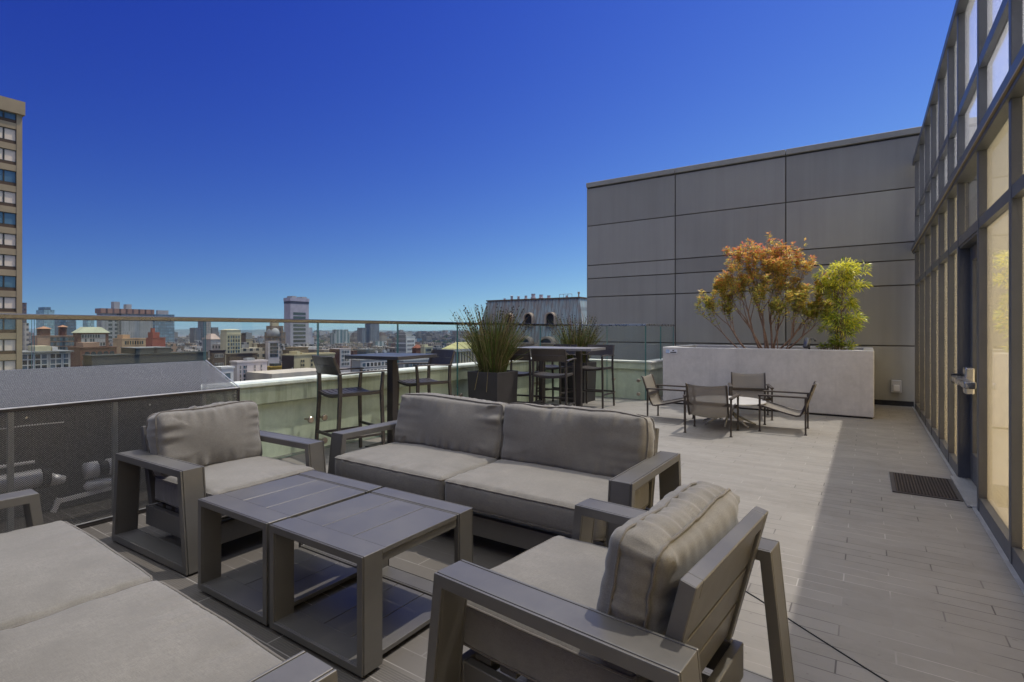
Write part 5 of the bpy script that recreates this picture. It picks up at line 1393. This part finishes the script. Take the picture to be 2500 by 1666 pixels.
# low-rise mass far beyond, too many to count
def mass():
    b = MB(); rnd = random.Random(77)
    pal = [(0.36, 0.31, 0.24), (0.25, 0.20, 0.155), (0.16, 0.125, 0.10), (0.44, 0.37, 0.27), (0.12, 0.09, 0.072), (0.20, 0.20, 0.20), (0.32, 0.21, 0.14), (0.46, 0.42, 0.37), (0.08, 0.085, 0.08), (0.22, 0.13, 0.09)]
    for i in range(7800):
        px = rnd.uniform(-40, 1500)
        mid = i > 5200
        near_px = px < 770
        D = 260 + 3900 * rnd.random() ** 1.25 if not mid else rnd.uniform(300, 900)
        if mid: px = rnd.uniform(30, 800)
        elif near_px and D > 2300: continue
        x, y = at(px, D)
        x = round(x / 14) * 14 + rnd.uniform(-2, 2); y = round(y / 14) * 14 + rnd.uniform(-2, 2)
        w = rnd.uniform(4, 9) * (1 + D / 4000); d = rnd.uniform(4, 9) * (1 + D / 4000)
        h = rnd.uniform(7, 20) + (rnd.random() ** 5) * 22
        gz = GZ + max(0, (D - 1500)) * (0.0 if near_px else 0.004)
        h = min(h, zat(838, D) - gz) if D < 1500 else h
        if mid: h = rnd.uniform(0.55, 1.0) * (zat(rnd.choice((838, 842, 846, 851, 858, 866)), D) - GZ); w *= 0.8; d *= 0.8
        if h < 4: continue
        v = rnd.uniform(0.7, 1.2); b.c = tuple(c * v for c in rnd.choice(pal))
        b.box(x - w, x + w, y - d, y + d, GZ - 1, gz + h)
        if D < 900:
            for q in range(rnd.randint(2, 4)):
                v = rnd.uniform(0.5, 1.5); b.c = tuple(min(0.7, c * v) for c in (0.3, 0.29, 0.28))
                qx = x + rnd.uniform(-0.8, 0.7) * w; qy = y + rnd.uniform(-0.8, 0.7) * d; qs = rnd.uniform(0.5, 1.6)
                b.box(qx, qx + qs, qy, qy + qs * rnd.uniform(0.6, 2.2), gz + h, gz + h + rnd.uniform(0.6, 2.4))
            if rnd.random() < 0.3: b.box(x, x + 0.14, y, y + 0.14, gz + h, gz + h + rnd.uniform(3, 6))
            b.c = (0.3, 0.28, 0.26)
        if rnd.random() < 0.5:
            v = rnd.uniform(0.6, 1.3); b.c = tuple(c * v for c in b.c); b.box(x - w * 0.3, x + w * 0.2, y - d * 0.3, y + d * 0.3, gz + h, gz + h + rnd.uniform(1.5, 3.5))
    t = NT('low_rise'); a = t.n('ShaderNodeVertexColor'); a.layer_name = 'tone'
    g = t.n('ShaderNodeNewGeometry'); x, y, z = t.sep(g.outputs['Position']); nx, ny, nz = t.sep(g.outputs['Normal'])
    u = t.math('FRACT', t.math('DIVIDE', t.math('ADD', x, y), 3.2)); v = t.math('FRACT', t.math('DIVIDE', z, 3.2))
    w_ = t.math('MULTIPLY', t.math('LESS_THAN', t.math('ABSOLUTE', t.math('SUBTRACT', u, 0.5)), 0.24), t.math('LESS_THAN', t.math('ABSOLUTE', t.math('SUBTRACT', v, 0.5)), 0.24))
    w_ = t.math('MULTIPLY', w_, t.math('LESS_THAN', nz, 0.5))
    t.pbr(t.mix(w_, a.outputs[0], (0.04, 0.045, 0.05)), 0.85)
    tag(b.build('distant_houses', t.mat, recalc=False), 'far mass of low city houses spreading to the hills', 'houses', None, 'stuff')
mass()
# street trees dotted between the far houses
def trees_far():
    b = MB(); rnd = random.Random(5)
    for i in range(260):
        px = rnd.uniform(780, 1200); D = rnd.uniform(500, 2600); x, y = at(px, D); r = rnd.uniform(4, 9)
        v = rnd.uniform(0.6, 1.2); b.c = (0.04 * v, 0.055 * v, 0.03 * v)
        z = GZ + max(0, D - 1500) * 0.006 + rnd.uniform(8, 14)
        for k in range(5):
            b.lathe([(0.1, -r * 0.5), (r * 0.6, -r * 0.2), (r * 0.65, r * 0.1), (r * 0.3, r * 0.45), (0.05, r * 0.5)], 6, (x + rnd.uniform(-r, r) * 0.6, y + rnd.uniform(-r, r) * 0.6, z + rnd.uniform(-r, r) * 0.3))
    tag(b.build('distant_treetops', tone_mat('far_trees', 0.9, 0, 0.1), recalc=False), 'dark treetops scattered among the far houses', 'trees', None, 'stuff')
trees_far()
#HAZE
hz = NT('haze_air')
pv = hz.n('ShaderNodeVolumePrincipled')
pv.inputs['Color'].default_value = (0.55, 0.75, 1.0, 1)
pv.inputs['Density'].default_value = 0.000055
pv.inputs['Anisotropy'].default_value = 0.2
hz.l(pv.outputs[0], hz.out.inputs['Volume'])
b = MB(); b.box(-9050, 3050, -3050, 9050, GZ - 6, 48)
tag(b.build('haze', hz.mat), 'thin blue air haze over the far city', 'haze', None, 'stuff')
cy.volume_step_rate = 10
